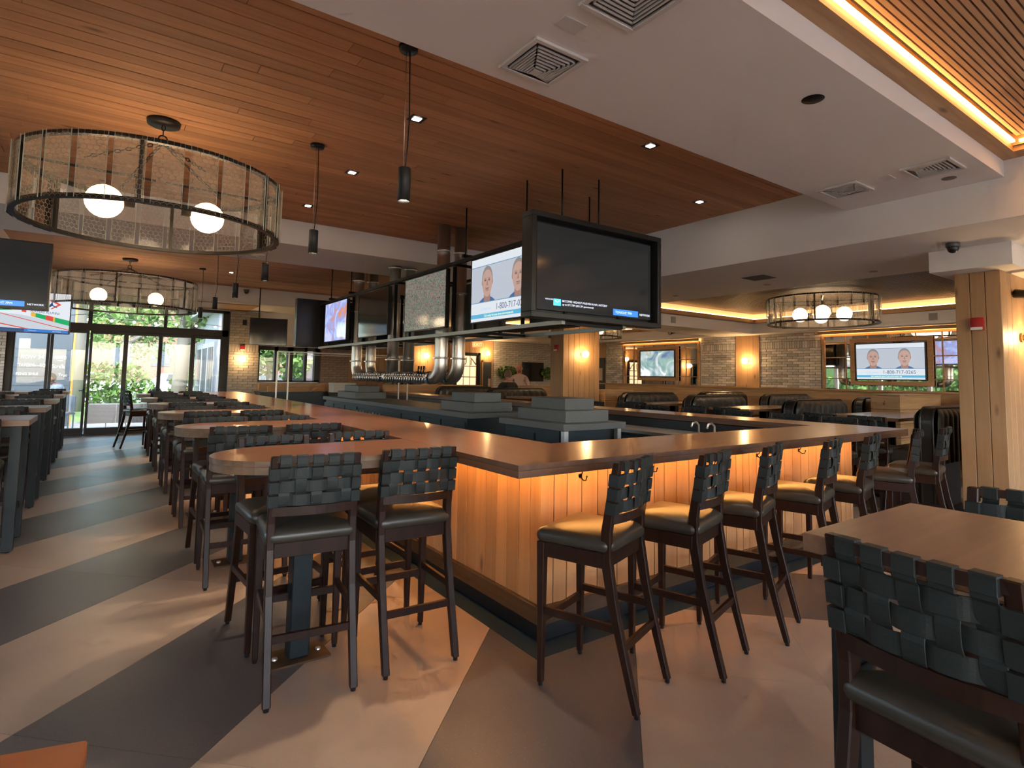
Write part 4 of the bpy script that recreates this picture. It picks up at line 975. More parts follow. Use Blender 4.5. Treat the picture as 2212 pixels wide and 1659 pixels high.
# ---------------------------------------------------------------- hanging truss with screens
TX0, TX1, TY0, TY1, TZ0, TZ1 = 3.40, 4.20, 4.10, 11.75, 1.985, 2.895
tr = thing('screen_truss', 'long black steel frame hung over the bar carrying rows of screens', 'truss', (3.8, 7.9, TZ0))
def tl(x, y, z): return (x-3.8, y-7.9, z-TZ0)
for x in (TX0, TX1):
    MB().box(*[v for p in zip(tl(x-0.02, TY0, TZ1-0.04), tl(x+0.02, TY1, TZ1)) for v in p]).build('top_rail', BLACKM, tr)
    MB().box(*[v for p in zip(tl(x-0.02, TY0, TZ0), tl(x+0.02, TY1, TZ0+0.04)) for v in p]).build('bottom_rail', plain('dull_steel', (0.30, 0.31, 0.29), 0.4, 0.7), tr)
for y in (4.14, 5.80, 6.30, 7.60, 8.12, 9.48, 9.98, 11.3, 11.72):
    for x in (TX0+0.05, TX1-0.05): MB().box(*[v for p in zip(tl(x-0.018, y-0.018, TZ0+0.04), tl(x+0.018, y+0.018, TZ1-0.04)) for v in p]).build('upright', BLACKM, tr)
    MB().box(*[v for p in zip(tl(TX0, y-0.018, TZ0), tl(TX1, y+0.018, TZ0+0.03)) for v in p]).build('cross_bar', BLACKM, tr)
    MB().box(*[v for p in zip(tl(TX0, y-0.018, TZ1-0.03), tl(TX1, y+0.018, TZ1)) for v in p]).build('cross_bar', BLACKM, tr)
for i, y in enumerate((4.25, 5.9, 7.0, 8.7, 10.4)):
    MB().box(*[v for p in zip(tl(TX0+0.06, y, TZ0+0.005), tl(TX0+0.34, y+1.1, TZ0+0.02)) for v in p]).build('cable_tray', plain('tray_black', (0.02, 0.018, 0.016), 0.5, 0.4), tr)
for y, zt in ((4.67, 3.5), (5.9, 3.5), (9.9, 3.5), (11.0, 3.5)):
    MB().box(*[v for p in zip(tl(TX0-0.07, y-0.02, TZ1), tl(TX1+0.07, y+0.02, TZ1+0.035)) for v in p]).build('hanger_channel', BLACKM, tr)
    for x in (TX0-0.03, TX1+0.03): MB().tube([tl(x, y, TZ1), tl(x, y, zt)], 0.009, 6).build('hanger_rod', BLACKM, tr)
for x in (3.45, 3.93): MB().tube([tl(x, 4.2, TZ1), tl(x, 4.2, 3.5)], 0.009, 6).build('hanger_rod', BLACKM, tr)
# screens on the truss; side screens face -x (rz = -90 deg turns local -y to -x)
for y0, y1, c, lab in ((4.40, 5.72, 'ad', 'truss screen showing two portraits and a phone number, beside the large dark screen'), (6.33, 7.57, 'crowd', 'truss screen with a green and brown crowd scene'),
                       (8.17, 9.44, 'off', 'switched-off truss screen reflecting the windows'), (10.02, 11.28, 'colour', 'truss screen with a blurred blue and orange picture')):
    tv((TX0-0.045, (y0+y1)/2, 2.09), -PI/2, y1-y0, 0.74, lab, c, 0.05, 0.012, 'screens on the hanging truss')
for i_, (y0, y1, c) in enumerate(((4.40, 5.72, 'crowd'), (6.33, 7.57, 'colour'), (8.17, 9.44, 'crowd'), (10.02, 11.28, 'off'))):
    tv((TX1+0.045, (y0+y1)/2, 2.09), PI/2, y1-y0, 0.74, 'screen on the dining-side face of the truss, %s from the near end' % NTH[i_], c, 0.05, 0.012, 'screens on the far face of the truss')
def boxed_tv(loc, rz, label, content):
    w, h = 1.69, 0.955
    t = thing('boxed_television', label, 'television', loc, rz, 'large boxed screens on the truss ends')
    q = MB()
    for a in ((-w/2, w/2, 0, 0.05), (-w/2, w/2, h-0.05, h), (-w/2, -w/2+0.05, 0.05, h-0.05), (w/2-0.05, w/2, 0.05, h-0.05)): q.box(a[0], a[1], 0, 0.16, a[2], a[3])
    q.build('enclosure', plain('enclosure_black', (0.014, 0.015, 0.014), 0.35), t, bevel=0.004, bseg=1)
    MB().box(-w/2+0.02, w/2-0.02, 0.14, 0.165, 0.02, h-0.02).build('back_panel', BLACKP, t)
    p = thing('screen_mount', None, None, (0.02, 0.07, 0.085)); p.parent = t
    MB().box(-w/2+0.09, w/2-0.11, 0, 0.03, 0, h-0.17).build('screen', MATS.get('screen_dark') or screenmat('screen_dark', (0.009, 0.010, 0.010), 0.6, 0.1), p)
    if content: ribbon_text(p, w-0.22, h-0.17)
    return t
boxed_tv((3.797, 4.0, 2.018), 0, 'large boxed screen at the near end of the truss, mostly dark with small captions', True)
boxed_tv((3.797, 11.95, 2.018), PI, 'large boxed screen at the far end of the truss, its black back showing', False)
# left hanging screens and wall screens
t = tv((-1.35, 8.55, 2.16), 0, 1.5, 0.78, 'dark hanging screen with a blue caption bar at the top left of the aisle', 'dark', 0.12, 0.02)
MB().tube([(0, 0.08, 0.7), (0, 0.08, 1.02)], 0.02, 8).build('drop_pole', BLACKM, t)
t = tv((-1.16, 12.2, 2.07), 0, 1.2, 0.68, 'bright hanging screen showing a white and green rink advert', 'off', 0.08, 0.012)
ice_advert([c for c in t.children if c.name.startswith('screen_mount')][0], 1.176, 0.656)
MB().tube([(0, 0.05, 0.6), (0, 0.05, 1.1)], 0.02, 8).build('drop_pole', BLACKM, t)
t = tv((3.03, 14.6, 2.14), R(-12), 0.82, 0.64, 'grey hanging screen in front of the far window, reflecting the room', 'off', 0.06, 0.01)
MB().tube([(-0.22, 0.04, 0.5), (-0.22, 0.04, 1.36)], 0.012, 8).build('drop_pole', BLACKM, t)
tw = tv((12.40, 4.94, 1.54), -PI/2, 1.26, 0.74, 'framed dining-wall screen with two portraits and a phone number', 'ad', 0.05, 0.02)
tw2 = tv((12.40, 10.85, 1.55), -PI/2, 1.25, 0.74, 'framed dining-wall screen with a stadium picture', 'stadium', 0.05, 0.02)
for t in (tw, tw2):
    q = MB()
    for a_ in ((-0.74, 0.74, -0.10, -0.02), (-0.74, 0.74, 0.76, 0.84), (-0.74, -0.65, -0.02, 0.76), (0.65, 0.74, -0.02, 0.76)): q.box(a_[0], a_[1], 0.005, 0.036, a_[2], a_[3])
    q.build('oak_surround', W_TRIMX, t)
tv((11.27, 15.10, 1.35), 0, 0.84, 0.62, 'dark screen on the white brick wall between the hanging plants', 'off', 0.05, 0.012)

# ---------------------------------------------------------------- beer pipes and taps
def pipe(path, r, name, parent, seg=16): return MB().tube(path, r, seg).build(name, STEEL, parent)
def clampring(parent, x, y, z, r): MB().lathe([(r, -0.012), (r+0.012, -0.012), (r+0.012, 0.012), (r, 0.012)], (x, y, z), 14).box(x-r-0.035, x-r-0.008, y-0.006, y+0.006, z-0.008, z+0.008).build('clamp', STEEL, parent)
TZ = 1.455
def elbow(y, s, ztop, x, R_=0.20, n=8):
    """pipe coming down at y, turning towards +s*y into the manifold"""
    pts = [(x, y, ztop), (x, y, TZ+R_)]
    for i in range(1, n+1):
        a = PI/2*i/n; pts.append((x, y+s*R_*(1-math.cos(a)), TZ+R_-R_*math.sin(a)))
    return pts
for j, x in enumerate((3.55, 3.81)):
    t = thing('tap_tower', ('stainless beer pipe run with blue-collared taps, on the rounded-table side of the truss', 'stainless beer pipe run with taps, on the dining side of the truss')[j], 'beer taps', (x, 8.0, TZ), 0, 'beer pipe runs')
    def L_(ps): return [(p[0]-x, p[1]-8.0, p[2]-TZ) for p in ps]
    y1, y2 = 6.8, 10.0
    pipe(L_(elbow(y1, 1, 3.495, x)), 0.088, 'elbow_pipe', t); pipe(L_(elbow(y2, -1, 3.495, x)), 0.088, 'elbow_pipe', t)
    pipe(L_([(x, 8.4, TZ+0.05), (x, 8.4, 3.175)]), 0.085, 'drop_pipe', t)
    MB().tube(L_([(x, y1+0.2, TZ), (x, y2-0.2, TZ)]), 0.062, 16).build('manifold', plain('dark_steel', (0.10, 0.105, 0.11), 0.28, 1.0), t)
    for yy in [7.12+0.37*i for i in range(8)]:
        MB().lathe([(0.062, -0.02), (0.092, -0.015), (0.092, 0.015), (0.062, 0.02)], (0, yy-8.0, 0), 16, axis='y').build('support_ring', STEEL, t)
    for yy in (y1, 8.4, y2):
        for z in (1.72, 2.6, 3.15): clampring(t, 0, yy-8.0, z-TZ, 0.087)
    tapm = MB().tube([(-0.055, 0, 0.0), (-0.13, 0, 0.01)], 0.014, 8).tube([(-0.13, 0, 0.03), (-0.14, 0, -0.06)], 0.012, 8).lathe([(0.0005, 0.02), (0.016, 0.03), (0.014, 0.05), (0.0005, 0.055)], (-0.125, 0, 0), 8).mesh('tap', STEEL)
    colm = MB().tube([(-0.07, 0, -0.012), (-0.075, 0, -0.06)], 0.016, 8).mesh('tap_collar', plain('tap_blue', (0.02, 0.08, 0.18), 0.4))
    hdm = MB().tube([(-0.125, 0, 0.05), (-0.115, 0, 0.16)], [0.010, 0.014], 8).mesh('tap_handle', BLACKP)
    for k in range(34):
        yy = 7.06+0.082*k-8.0
        if k in (17, 18): continue
        tp = link('tap', tapm, t, (0, yy, 0)); link('tap_collar', colm, tp)
        if k in (0, 1, 2): link('tap_handle', hdm, tp)

# ---------------------------------------------------------------- pendants, chandeliers, downlights
BULB = emis('globe_glow', (1.0, 0.70, 0.40), 3.2); PB = emis('pendant_glow', (1.0, 0.80, 0.55), 30.0)
def spot(name, parent, loc, power, size, blend, col=(1, 0.82, 0.62), r=0.03):
    l = bpy.data.lights.new(name, 'SPOT'); l.energy = power; l.spot_size = R(size); l.spot_blend = blend; l.color = col; l.shadow_soft_size = r
    o = bpy.data.objects.new(name, l); COL.objects.link(o); o.parent = parent; o.location = loc; o['kind'] = 'helper'
    return o
def pendant(y, k, ceil):
    t = thing('pendant_lamp', 'black cylinder pendant lamp, %s of the row above the rounded tables' % NTH[k], 'pendant lamp', (1.38, y, 0), 0, 'pendants above the rounded tables')
    MB().lathe([(0.0005, ceil-0.03), (0.055, ceil-0.03), (0.06, ceil-0.002), (0.0005, ceil-0.002)], (0, 0, 0), 20).build('canopy', BLACKM, t)
    MB().tube([(0.003, 0, 2.73), (0.012, 0, 2.85), (0.022, 0.004, 3.05), (0.010, 0.0, ceil-0.03)], 0.004, 6).build('cord', BLACKP, t)
    MB().tube([(-0.008, 0, 2.73), (-0.012, 0, ceil-0.03)], 0.0015, 5).build('cable', STEEL, t)
    MB().lathe([(0.0005, 2.735), (0.036, 2.735), (0.038, 2.73), (0.038, 2.53), (0.036, 2.53), (0.034, 2.545), (0.034, 2.70)], (0, 0, 0), 20).build('shade', plain('pendant_black', (0.012, 0.014, 0.015), 0.5), t)
    MB().lathe([(0.0005, 2.545), (0.030, 2.545)], (0, 0, 0), 14).build('lens', PB, t)
    spot('pendant_light', t, (0, 0, 2.525), 34, 75, 0.5)
for k in range(6): pendant(3.18+1.9*k, k, 3.18 if k == 3 and False else (3.18 if 7.85 < 3.18+1.9*k < 9.3 else 3.5))
MESHG = None
def wireglass():
    """clear pane with a chicken-wire net inside"""
    if 'wire_glass' in MATS: return MATS['wire_glass']
    m, t, b = _m('wire_glass'); N = t.nodes.new; L = t.links.new; t.nodes.remove(b); o = t.nodes['Material Output']
    tc = N('ShaderNodeTexCoord'); mp = N('ShaderNodeMapping'); mp.inputs['Scale'].default_value = (26, 26, 26); L(tc.outputs['UV'], mp.inputs[0])
    S = (1.0, 1.7320508, 1.0)
    def V(op, a_, b_=None):
        n_ = N('ShaderNodeVectorMath'); n_.operation = op
        for k_, q_ in enumerate((a_, b_)):
            if q_ is None: continue
            if isinstance(q_, tuple): n_.inputs[k_].default_value = q_
            else: L(q_, n_.inputs[k_])
        return n_
    def Mt(op, a_, b_=None):
        n_ = N('ShaderNodeMath'); n_.operation = op
        for k_, q_ in enumerate((a_, b_)):
            if q_ is None: continue
            if isinstance(q_, (int, float)): n_.inputs[k_].default_value = q_
            else: L(q_, n_.inputs[k_])
        return n_.outputs[0]
    big = V('ADD', mp.outputs[0], (100.0, 173.20508, 0.0)).outputs[0]
    H0 = (0.5, 0.8660254, 0.0)
    ga = V('SUBTRACT', V('MODULO', big, S).outputs[0], H0).outputs[0]
    gb = V('SUBTRACT', V('MODULO', V('SUBTRACT', big, H0).outputs[0], S).outputs[0], H0).outputs[0]
    pick = Mt('LESS_THAN', V('LENGTH', ga).outputs['Value'], V('LENGTH', gb).outputs['Value'])
    mxv = N('ShaderNodeMix'); mxv.data_type = 'VECTOR'; L(pick, mxv.inputs[0]); L(gb, mxv.inputs[4]); L(ga, mxv.inputs[5])
    ab = V('ABSOLUTE', mxv.outputs[1]).outputs[0]
    sp = N('ShaderNodeSeparateXYZ'); L(ab, sp.inputs[0])
    hexd = Mt('MAXIMUM', V('DOT_PRODUCT', ab, H0).outputs['Value'], sp.outputs[0])
    ed = Mt('SUBTRACT', 0.5, hexd)
    lt_o = Mt('LESS_THAN', ed, 0.028)
    tr_ = N('ShaderNodeBsdfTransparent'); tr_.inputs[0].default_value = (0.97, 0.97, 0.95, 1)
    tl_ = N('ShaderNodeBsdfTranslucent'); tl_.inputs[0].default_value = (0.92, 0.89, 0.84, 1)
    gl = N('ShaderNodeBsdfGlossy'); gl.inputs['Roughness'].default_value = 0.08
    df = N('ShaderNodeBsdfDiffuse'); df.inputs[0].default_value = (0.34, 0.29, 0.24, 1)
    a = N('ShaderNodeMixShader'); a.inputs[0].default_value = 0.19; L(tr_.outputs[0], a.inputs[1]); L(tl_.outputs[0], a.inputs[2])
    fr = N('ShaderNodeFresnel'); fr.inputs[0].default_value = 1.35
    c = N('ShaderNodeMixShader'); L(fr.outputs[0], c.inputs[0]); L(a.outputs[0], c.inputs[1]); L(gl.outputs[0], c.inputs[2])
    e = N('ShaderNodeMixShader'); L(lt_o, e.inputs[0]); L(c.outputs[0], e.inputs[1]); L(df.outputs[0], e.inputs[2]); L(e.outputs[0], o.inputs[0])
    MATS['wire_glass'] = m
    return m
GEDGE = plain('glass_edge_green', (0.55, 0.62, 0.55), 0.2)
DBR = plain('bronze_ring', (0.022, 0.018, 0.014), 0.45, 0.5)
def chandelier(x, y, zc, zt, zb, rad, label, n=26, bulbs=4, npost=6, chain=True, power=5):
    t = thing('drum_chandelier', label, 'chandelier', (x, y, 0), 0, 'drum chandeliers')
    for z in (zt, zb):
        q = MB(); sg = 72; vs = []
        for k in range(sg):
            a = 2*PI*k/sg; c, s = math.cos(a), math.sin(a)
            vs += [(c*(rad-0.018), s*(rad-0.018), z-0.014), (c*(rad+0.018), s*(rad+0.018), z-0.014), (c*(rad+0.018), s*(rad+0.018), z+0.014), (c*(rad-0.018), s*(rad-0.018), z+0.014)]
        q.add(vs, [(4*k+a, 4*k+(a+1) % 4, 4*((k+1) % sg)+(a+1) % 4, 4*((k+1) % sg)+a) for k in range(sg) for a in range(4)], 0, False)
        q.build('ring', DBR, t)
    for k in range(npost):
        a = 2*PI*k/npost+0.35; MB().box(-0.012, 0.012, -0.012, 0.012, zb, zt).build('post', DBR, t, loc=(math.cos(a)*rad, math.sin(a)*rad, 0), rot=(0, 0, a))
    wd = 2*PI*rad/n
    me = bpy.data.meshes.new('glass_panel'); h0, h1 = zb-0.015, zt+0.015
    ww = wd*0.86; me.from_pydata([(0, -ww/2, h0), (0, ww/2, h0), (0, ww/2, h1), (0, -ww/2, h1)], [], [(0, 1, 2, 3)]); me.uv_layers.new()
    for lp, uv in zip(me.uv_layers[0].data, ((0, 0), (ww, 0), (ww, h1-h0), (0, h1-h0))): lp.uv = uv
    me.materials.append(wireglass())
    em = MB().box(-0.003, 0.003, ww/2-0.0015, ww/2, h0, h1).box(-0.003, 0.003, -ww/2, -ww/2+0.0015, h0, h1).mesh('pane_edge', GEDGE)
    for k in range(n):
        a = 2*PI*(k+0.5)/n; off = rad+0.028 if k % 2 == 0 else rad+0.022
        p = link('glass_panel', me, t, (math.cos(a)*off, math.sin(a)*off, 0), (0, 0, a)); link('pane_edge', em, p)
    # inner cross with lamps
    for k in range(bulbs):
        a = 2*PI*k/bulbs+(0.05 if bulbs == 2 else 0.5); c, s = math.cos(a), math.sin(a); zz = (zt+zb)/2-0.02; rr = rad*0.40
        MB().bar((c*0.03, s*0.03, zt-0.03), (c*rad, s*rad, zt-0.03), 0.016, 0.016).build('spoke', DBR, t)
        MB().bar((c*rr*0.45, s*rr*0.45, zz-0.02), (c*rr*0.78, s*rr*0.78, zz-0.02), 0.04, 0.04).tube([(c*rr*0.45, s*rr*0.45, zz-0.02), (c*rr*0.45, s*rr*0.45, zt-0.03)], 0.008, 6).build('lamp_holder', DBR, t)
        MB().sphere((c*rr, s*rr, zz-0.03), 0.125, 20, 12).build('globe', BULB, t)
    if chain:
        MB().lathe([(0.0005, zc-0.035), (0.115, zc-0.035), (0.12, zc-0.002), (0.0005, zc-0.002)], (0, 0, 0), 24).build('canopy', DBR, t)
        q = MB(); top = Vector((0, 0, zc-0.12))
        def chain_to(p0, p1):
            d = p1-p0; L0 = d.length; nl = max(2, int(L0/0.042)); dr = d.normalized(); s1 = dr.cross(Vector((0, 0, 1)) if abs(dr.z) < 0.95 else Vector((1, 0, 0))).normalized(); s2 = dr.cross(s1)
            for i in range(nl):
                c = p0+d*((i+0.5)/nl); sd = s1 if i % 2 else s2
                q.tube([c+dr*(0.026*math.cos(2*PI*k/8))+sd*(0.012*math.sin(2*PI*k/8)) for k in range(8)], 0.004, 5, closed=True)
        chain_to(Vector((0, 0, zc-0.035)), top); q.tube([top+Vector((0.03*math.cos(2*PI*k/12), 0, -0.03+0.03*math.sin(2*PI*k/12))) for k in range(12)], 0.006, 6, closed=True)
        for k in range(4):
            a = 2*PI*k/4+0.5; chain_to(top+Vector((0, 0, -0.06)), Vector((math.cos(a)*rad*0.62, math.sin(a)*rad*0.62, zt-0.02)))
        q.build('chain', DBR, t)
    else:
        MB().tube([(0, 0, zc), (0, 0, zt-0.03)], 0.012, 8).build('stem', DBR, t)
    l = bpy.data.lights.new('chandelier_light', 'POINT'); l.energy = power; l.color = (1.0, 0.74, 0.46); l.shadow_soft_size = 0.15
    o = bpy.data.objects.new('chandelier_light', l); COL.objects.link(o); o.parent = t; o.location = (0, 0, (zt+zb)/2-0.1); o['kind'] = 'helper'
chandelier(0.25, 5.37, 3.5, 3.03, 2.61, 0.87, 'large drum chandelier of wired glass panels, top left above the aisle', bulbs=2)
chandelier(0.21, 12.5, 3.5, 3.10, 2.60, 1.06, 'drum chandelier of wired glass panels near the glass doors', bulbs=2)
chandelier(10.06, 5.06, 3.0, 2.93, 2.50, 0.86, 'drum chandelier above the booths under the slatted coffer', chain=False, power=3.5)
chandelier(9.3, 10.4, 3.0, 2.90, 2.47, 0.86, 'drum chandelier partly hidden behind the sconce column', chain=False, power=3.5)
DL = emis('downlight_glow', (1.0, 0.86, 0.68), 25.0)
def downlight(x, y, z, label, power=26, sz=0.06):
    t = thing('downlight', label, 'downlight', (x, y, z))
    MB().box(-sz, sz, -sz, sz, -0.004, -0.001).build('trim_plate', BLACKM, t); MB().box(-sz*0.5, sz*0.5, -sz*0.5, sz*0.5, -0.006, -0.0045).build('lens', DL, t)
    if power: spot('downlight_light', t, (0, 0, -0.02), power, 85, 0.8)
for i, (x, y) in enumerate(((1.85, 4.06), (3.68, 3.29), (1.86, 5.57), (1.83, 7.03), (5.31, 4.02))):
    downlight(x, y, 3.5, 'small square recessed downlight in the oak ceiling, ' + ('beside the first pendant cord', 'above the large dark screen', 'between the pendant cords', 'closest to the middle white soffit', 'at the end near the white beam')[i])
for i, (x, y) in enumerate(((1.9, 10.9), (1.9, 12.8))): downlight(x, y, 3.5, 'small recessed downlight in the far oak ceiling, %s from the soffit' % NTH[i])
def onlow(pts, z, nm, cat, rad, lab):
    for i, (x, y) in enumerate(pts):
        tag(MB().lathe([(0.0005, -0.004), (rad, -0.004), (rad*1.1, -0.0005)], (0, 0, 0), 18).build(nm, BLACKM if nm == 'ceiling_speaker' else plain('amber_trim', (0.35, 0.2, 0.09), 0.4), None, (x, y, z)), lab[i], cat)
onlow(((3.41, 1.74),), 3.22, 'ceiling_speaker', 'speaker', 0.06, ['round black ceiling speaker in the white front soffit'])
tag(MB().lathe([(0.0005, -0.004), (0.05, -0.004), (0.055, -0.0005)], (0, 0, 0), 18).build('ceiling_speaker', plain('grey_grille', (0.15, 0.14, 0.13), 0.6), None, (5.65, 1.75, 3.22)), 'round grey sprinkler cover beside the right ceiling vent', 'cover plate')
# air vents
VW = plain('vent_white', (0.66, 0.64, 0.61), 0.5); VD = plain('vent_dark', (0.05, 0.05, 0.05), 0.8)
def vent(x, y, z, s, label, core=(0.05, -0.05)):
    t = thing('air_vent', label, 'vent', (x, y, z), 0, 'square ceiling vents')
    MB().box(-s+0.03, s-0.03, -s+0.03, s-0.03, -0.004, -0.001).build('backing', VD, t)
    q = MB()
    for a in ((-s, s, -s, -s+0.03), (-s, s, s-0.03, s), (-s, -s+0.03, -s+0.03, s-0.03), (s-0.03, s, -s+0.03, s-0.03)): q.box(a[0], a[1], a[2], a[3], -0.018, -0.001)
    q.build('frame', VW, t, bevel=0.003, bseg=1)
    for i in range(1, 8):                                  # nested louvre frames closing on an off-centre core
        f = i/8.0; x0, x1 = -s+0.03+(s-0.03+core[0]-0.03)*f, s-0.03-(s-0.03-core[0]-0.03)*f; y0, y1 = -s+0.03+(s-0.03+core[1]-0.03)*f, s-0.03-(s-0.03-core[1]-0.03)*f
        q = MB(); w_ = 0.008
        for a in ((x0, x1, y0, y0+w_), (x0, x1, y1-w_, y1), (x0, x0+w_, y0, y1), (x1-w_, x1, y0, y1)): q.box(a[0], a[1], a[2], a[3], -0.016, -0.006)
        q.build('louvre', VW, t)
    MB().box(core[0]-0.03, core[0]+0.03, core[1]-0.03, core[1]+0.03, -0.016, -0.004).build('core_plate', VW, t)
vent(1.84, 2.42, 3.22, 0.178, 'white square ceiling vent closest to the first pendant', (0.02, 0.10))
vent(1.84, 1.75, 3.22, 0.178, 'white square ceiling vent cut by the top edge of the picture', (-0.06, -0.08))
vent(5.27, 2.42, 3.22, 0.175, 'white square ceiling vent at the corner beside the white beam', (0.09, -0.03))
vent(5.27, 1.74, 3.22, 0.175, 'white square ceiling vent beside the right-hand soffit step', (-0.06, 0.08))
vent(1.55, 8.25, 3.18, 0.175, 'white ceiling vent in the middle soffit, closer to the chandelier'); vent(1.55, 8.95, 3.18, 0.175, 'white ceiling vent in the middle soffit, farther back')
for i, (x, y) in enumerate(((1.74, 2.07), (5.23, 2.06))): tag(MB().box(-0.07, 0.07, -0.045, 0.045, -0.006, -0.0005).build('access_plate', VW, None, (x, y, 3.22), bevel=0.002, bseg=1), 'small white cover plate between the two %s ceiling vents' % ('upper-left' if i == 0 else 'right-hand'), 'cover plate')
tag(MB().box(-0.16, 0.16, -0.16, 0.16, -0.006, -0.0005).build('return_grille', VD, None, (7.0, 4.35, 2.87)), 'dark square grille in the low ceiling beyond the beam', 'grille')
for i, (x, y) in enumerate(((7.6, 4.6), (7.65, 3.2), (7.55, 6.2))): tag(MB().lathe([(0.0005, -0.003), (0.05, -0.003), (0.055, -0.0005)], (0, 0, 0), 16).build('recessed_lamp', plain('amber_trim', (0.35, 0.2, 0.09), 0.4), None, (x, y, 2.87)), 'small round amber recessed lamp in the low ceiling, %s along' % NTH[i], 'downlight')
for i, (x, y) in enumerate(((12.0, 4.1), (12.0, 6.9))):
    t = thing('bulkhead_grille', 'grey louvred grille on the bulkhead, %s' % ('near the column' if i == 0 else 'left of the drum chandelier'), 'grille', (x, y, 2.63))
    MB().box(-0.012, -0.001, -0.13, 0.0, 0, 0.13).build('louvre_panel', plain('grille_grey', (0.33, 0.31, 0.29), 0.6), t); MB().box(-0.012, -0.001, 0.01, 0.14, 0, 0.13).build('cover', WHITE, t)
t = thing('bulkhead_grille', 'grey louvred grille on the cross bulkhead behind the large screen', 'grille', (9.3, 7.65, 2.63)); MB().box(-0.13, 0, -0.012, -0.001, 0, 0.13).build('louvre_panel', MATS['grille_grey'], t)
# sconces
SG = emis('sconce_glow', (1.0, 0.66, 0.30), 22.0)
def sconce(x, y, z, n, label, power=5):
    t = thing('globe_sconce', label, 'sconce', (x, y, z), 0, 'globe sconces'); n = Vector(n)
    q = MB().tube([Vector((0, 0, 0)), n*0.02], 0.05, 16).tube([n*0.02, n*0.05], 0.03, 12).build('wall_plate', BRASS if False else plain('sconce_metal', (0.25, 0.17, 0.09), 0.35, 0.9), t)
    c = n*0.105; MB().sphere(c, 0.07, 18, 12).build('globe', SG, t)
    l = bpy.data.lights.new('sconce_light', 'POINT'); l.energy = power; l.color = (1.0, 0.60, 0.26); l.shadow_soft_size = 0.07
    o = bpy.data.objects.new('sconce_light', l); COL.objects.link(o); o.parent = t; o.location = n*0.2; o['kind'] = 'helper'
sconce(12.44, 8.07, 1.96, (-1, 0, 0), 'glowing globe sconce on the oak pilaster between the brick panels')
sconce(7.98, 9.0, 1.98, (0, -1, 0), 'glowing globe sconce on the wide oak column behind the bar')
sconce(6.97, 14.3, 2.02, (0, -1, 0), 'glowing globe sconce on the far oak column seen beside the steel pipes')
sconce(9.47, 15.17, 2.2, (0, -1, 0), 'small glowing globe sconce above the dark far door')
sconce(2.78, 16.36, 1.83, (0, -1, 0), 'glowing globe sconce on the grey brick pier by the glass doors')
sconce(7.82, 1.84, 1.99, (0, -1, 0), 'globe sconce on the side of the near column at the right edge')
# alarms, cameras, speakers, exit sign
RED = plain('alarm_red', (0.42, 0.015, 0.018), 0.4)
def alarm(loc, rz, label, s=1.0):
    t = thing('fire_alarm', label, 'fire alarm', loc, rz); t.scale = (s, s, s)
    MB().box(-0.055, 0.055, -0.045, 0, -0.065, 0.065).build('case', RED, t, bevel=0.006, bseg=2); MB().box(-0.05, 0.05, -0.055, -0.046, -0.062, -0.035).build('strobe_lens', plain('strobe_white', (0.75, 0.7, 0.68), 0.2), t)
alarm((7.24, 2.04, 2.11), -PI/2, 'red wall fire alarm on the near oak column')
alarm((7.47, 9.2, 2.1), -PI/2, 'red wall fire alarm on the wide column with the globe sconce')
alarm((6.65, 14.46, 2.15), -PI/2, 'red wall fire alarm on the far oak column')
alarm((2.78, 16.38, 2.12), 0, 'red wall fire alarm above the sconce on the grey brick pier')
def ceilcam(loc, label):
    t = thing('security_camera', label, 'camera', loc)
    MB().lathe([(0.0005, 0), (0.06, 0), (0.06, -0.04), (0.0005, -0.04)], (0, 0, 0), 18).build('mount', plain('camera_grey', (0.10, 0.105, 0.11), 0.4), t); MB().sphere((0, 0, -0.05), 0.05, 16, 10).build('dome', BLACKP, t)
ceilcam((6.65, 2.05, 2.87), 'dark dome camera on the low ceiling by the near column box'); ceilcam((2.55, 14.86, 3.45), 'dark dome camera on the far white bulkhead')
def bullet(loc, n, label):
    t = thing('wall_speaker', label, 'spotlight', loc); n = Vector(n)
    MB().tube([(0, 0, 0), n*0.06], 0.025, 10).build('bracket', BLACKM, t); MB().tube([n*0.05+Vector((-0.02, 0.03, 0.0)), n*0.16+Vector((-0.05, -0.02, -0.03))], 0.045, 14).build('head', BLACKP, t); MB().sphere(n*0.165+Vector((-0.051, -0.022, -0.031)), 0.033, 12, 8).build('lens', plain('lens_white', (0.7, 0.66, 0.6), 0.3), t)
bullet((7.62, 1.84, 2.44), (0, -1, 0), 'black spot lamp high on the near oak column at the right edge'); bullet((12.0, 3.42, 2.72), (-1, 0, 0), 'black spot lamp on the bulkhead left of the near column'); bullet((12.0, 9.9, 2.72), (-1, 0, 0), 'black spot lamp on the bulkhead right of the hidden chandelier')
tag(MB().box(-0.05, 0.05, -0.06, 0, -0.07, 0.07).build('wall_speaker', BLACKP, None, (2.80, 16.36, 2.78), bevel=0.005, bseg=1), 'small black speaker box high on the grey brick pier', 'speaker')
t = thing('exit_sign', 'glowing red exit sign hanging before the lettered doorway', 'exit sign', (8.75, 14.5, 2.42))
MB().box(-0.17, 0.17, -0.02, 0.02, -0.09, 0.09).build('housing', plain('exit_white', (0.6, 0.55, 0.5), 0.5, emit=(1, 0.25, 0.08), estr=0.5), t); text('lettering', 'EXIT', 0.15, emis('exit_red', (1, 0.12, 0.03), 5), t, (-0.15, -0.022, -0.055), (PI/2, 0, 0)); MB().tube([(0, 0, 0.09), (0, 0, 0.18)], 0.012, 6).build('stem', BLACKM, t)
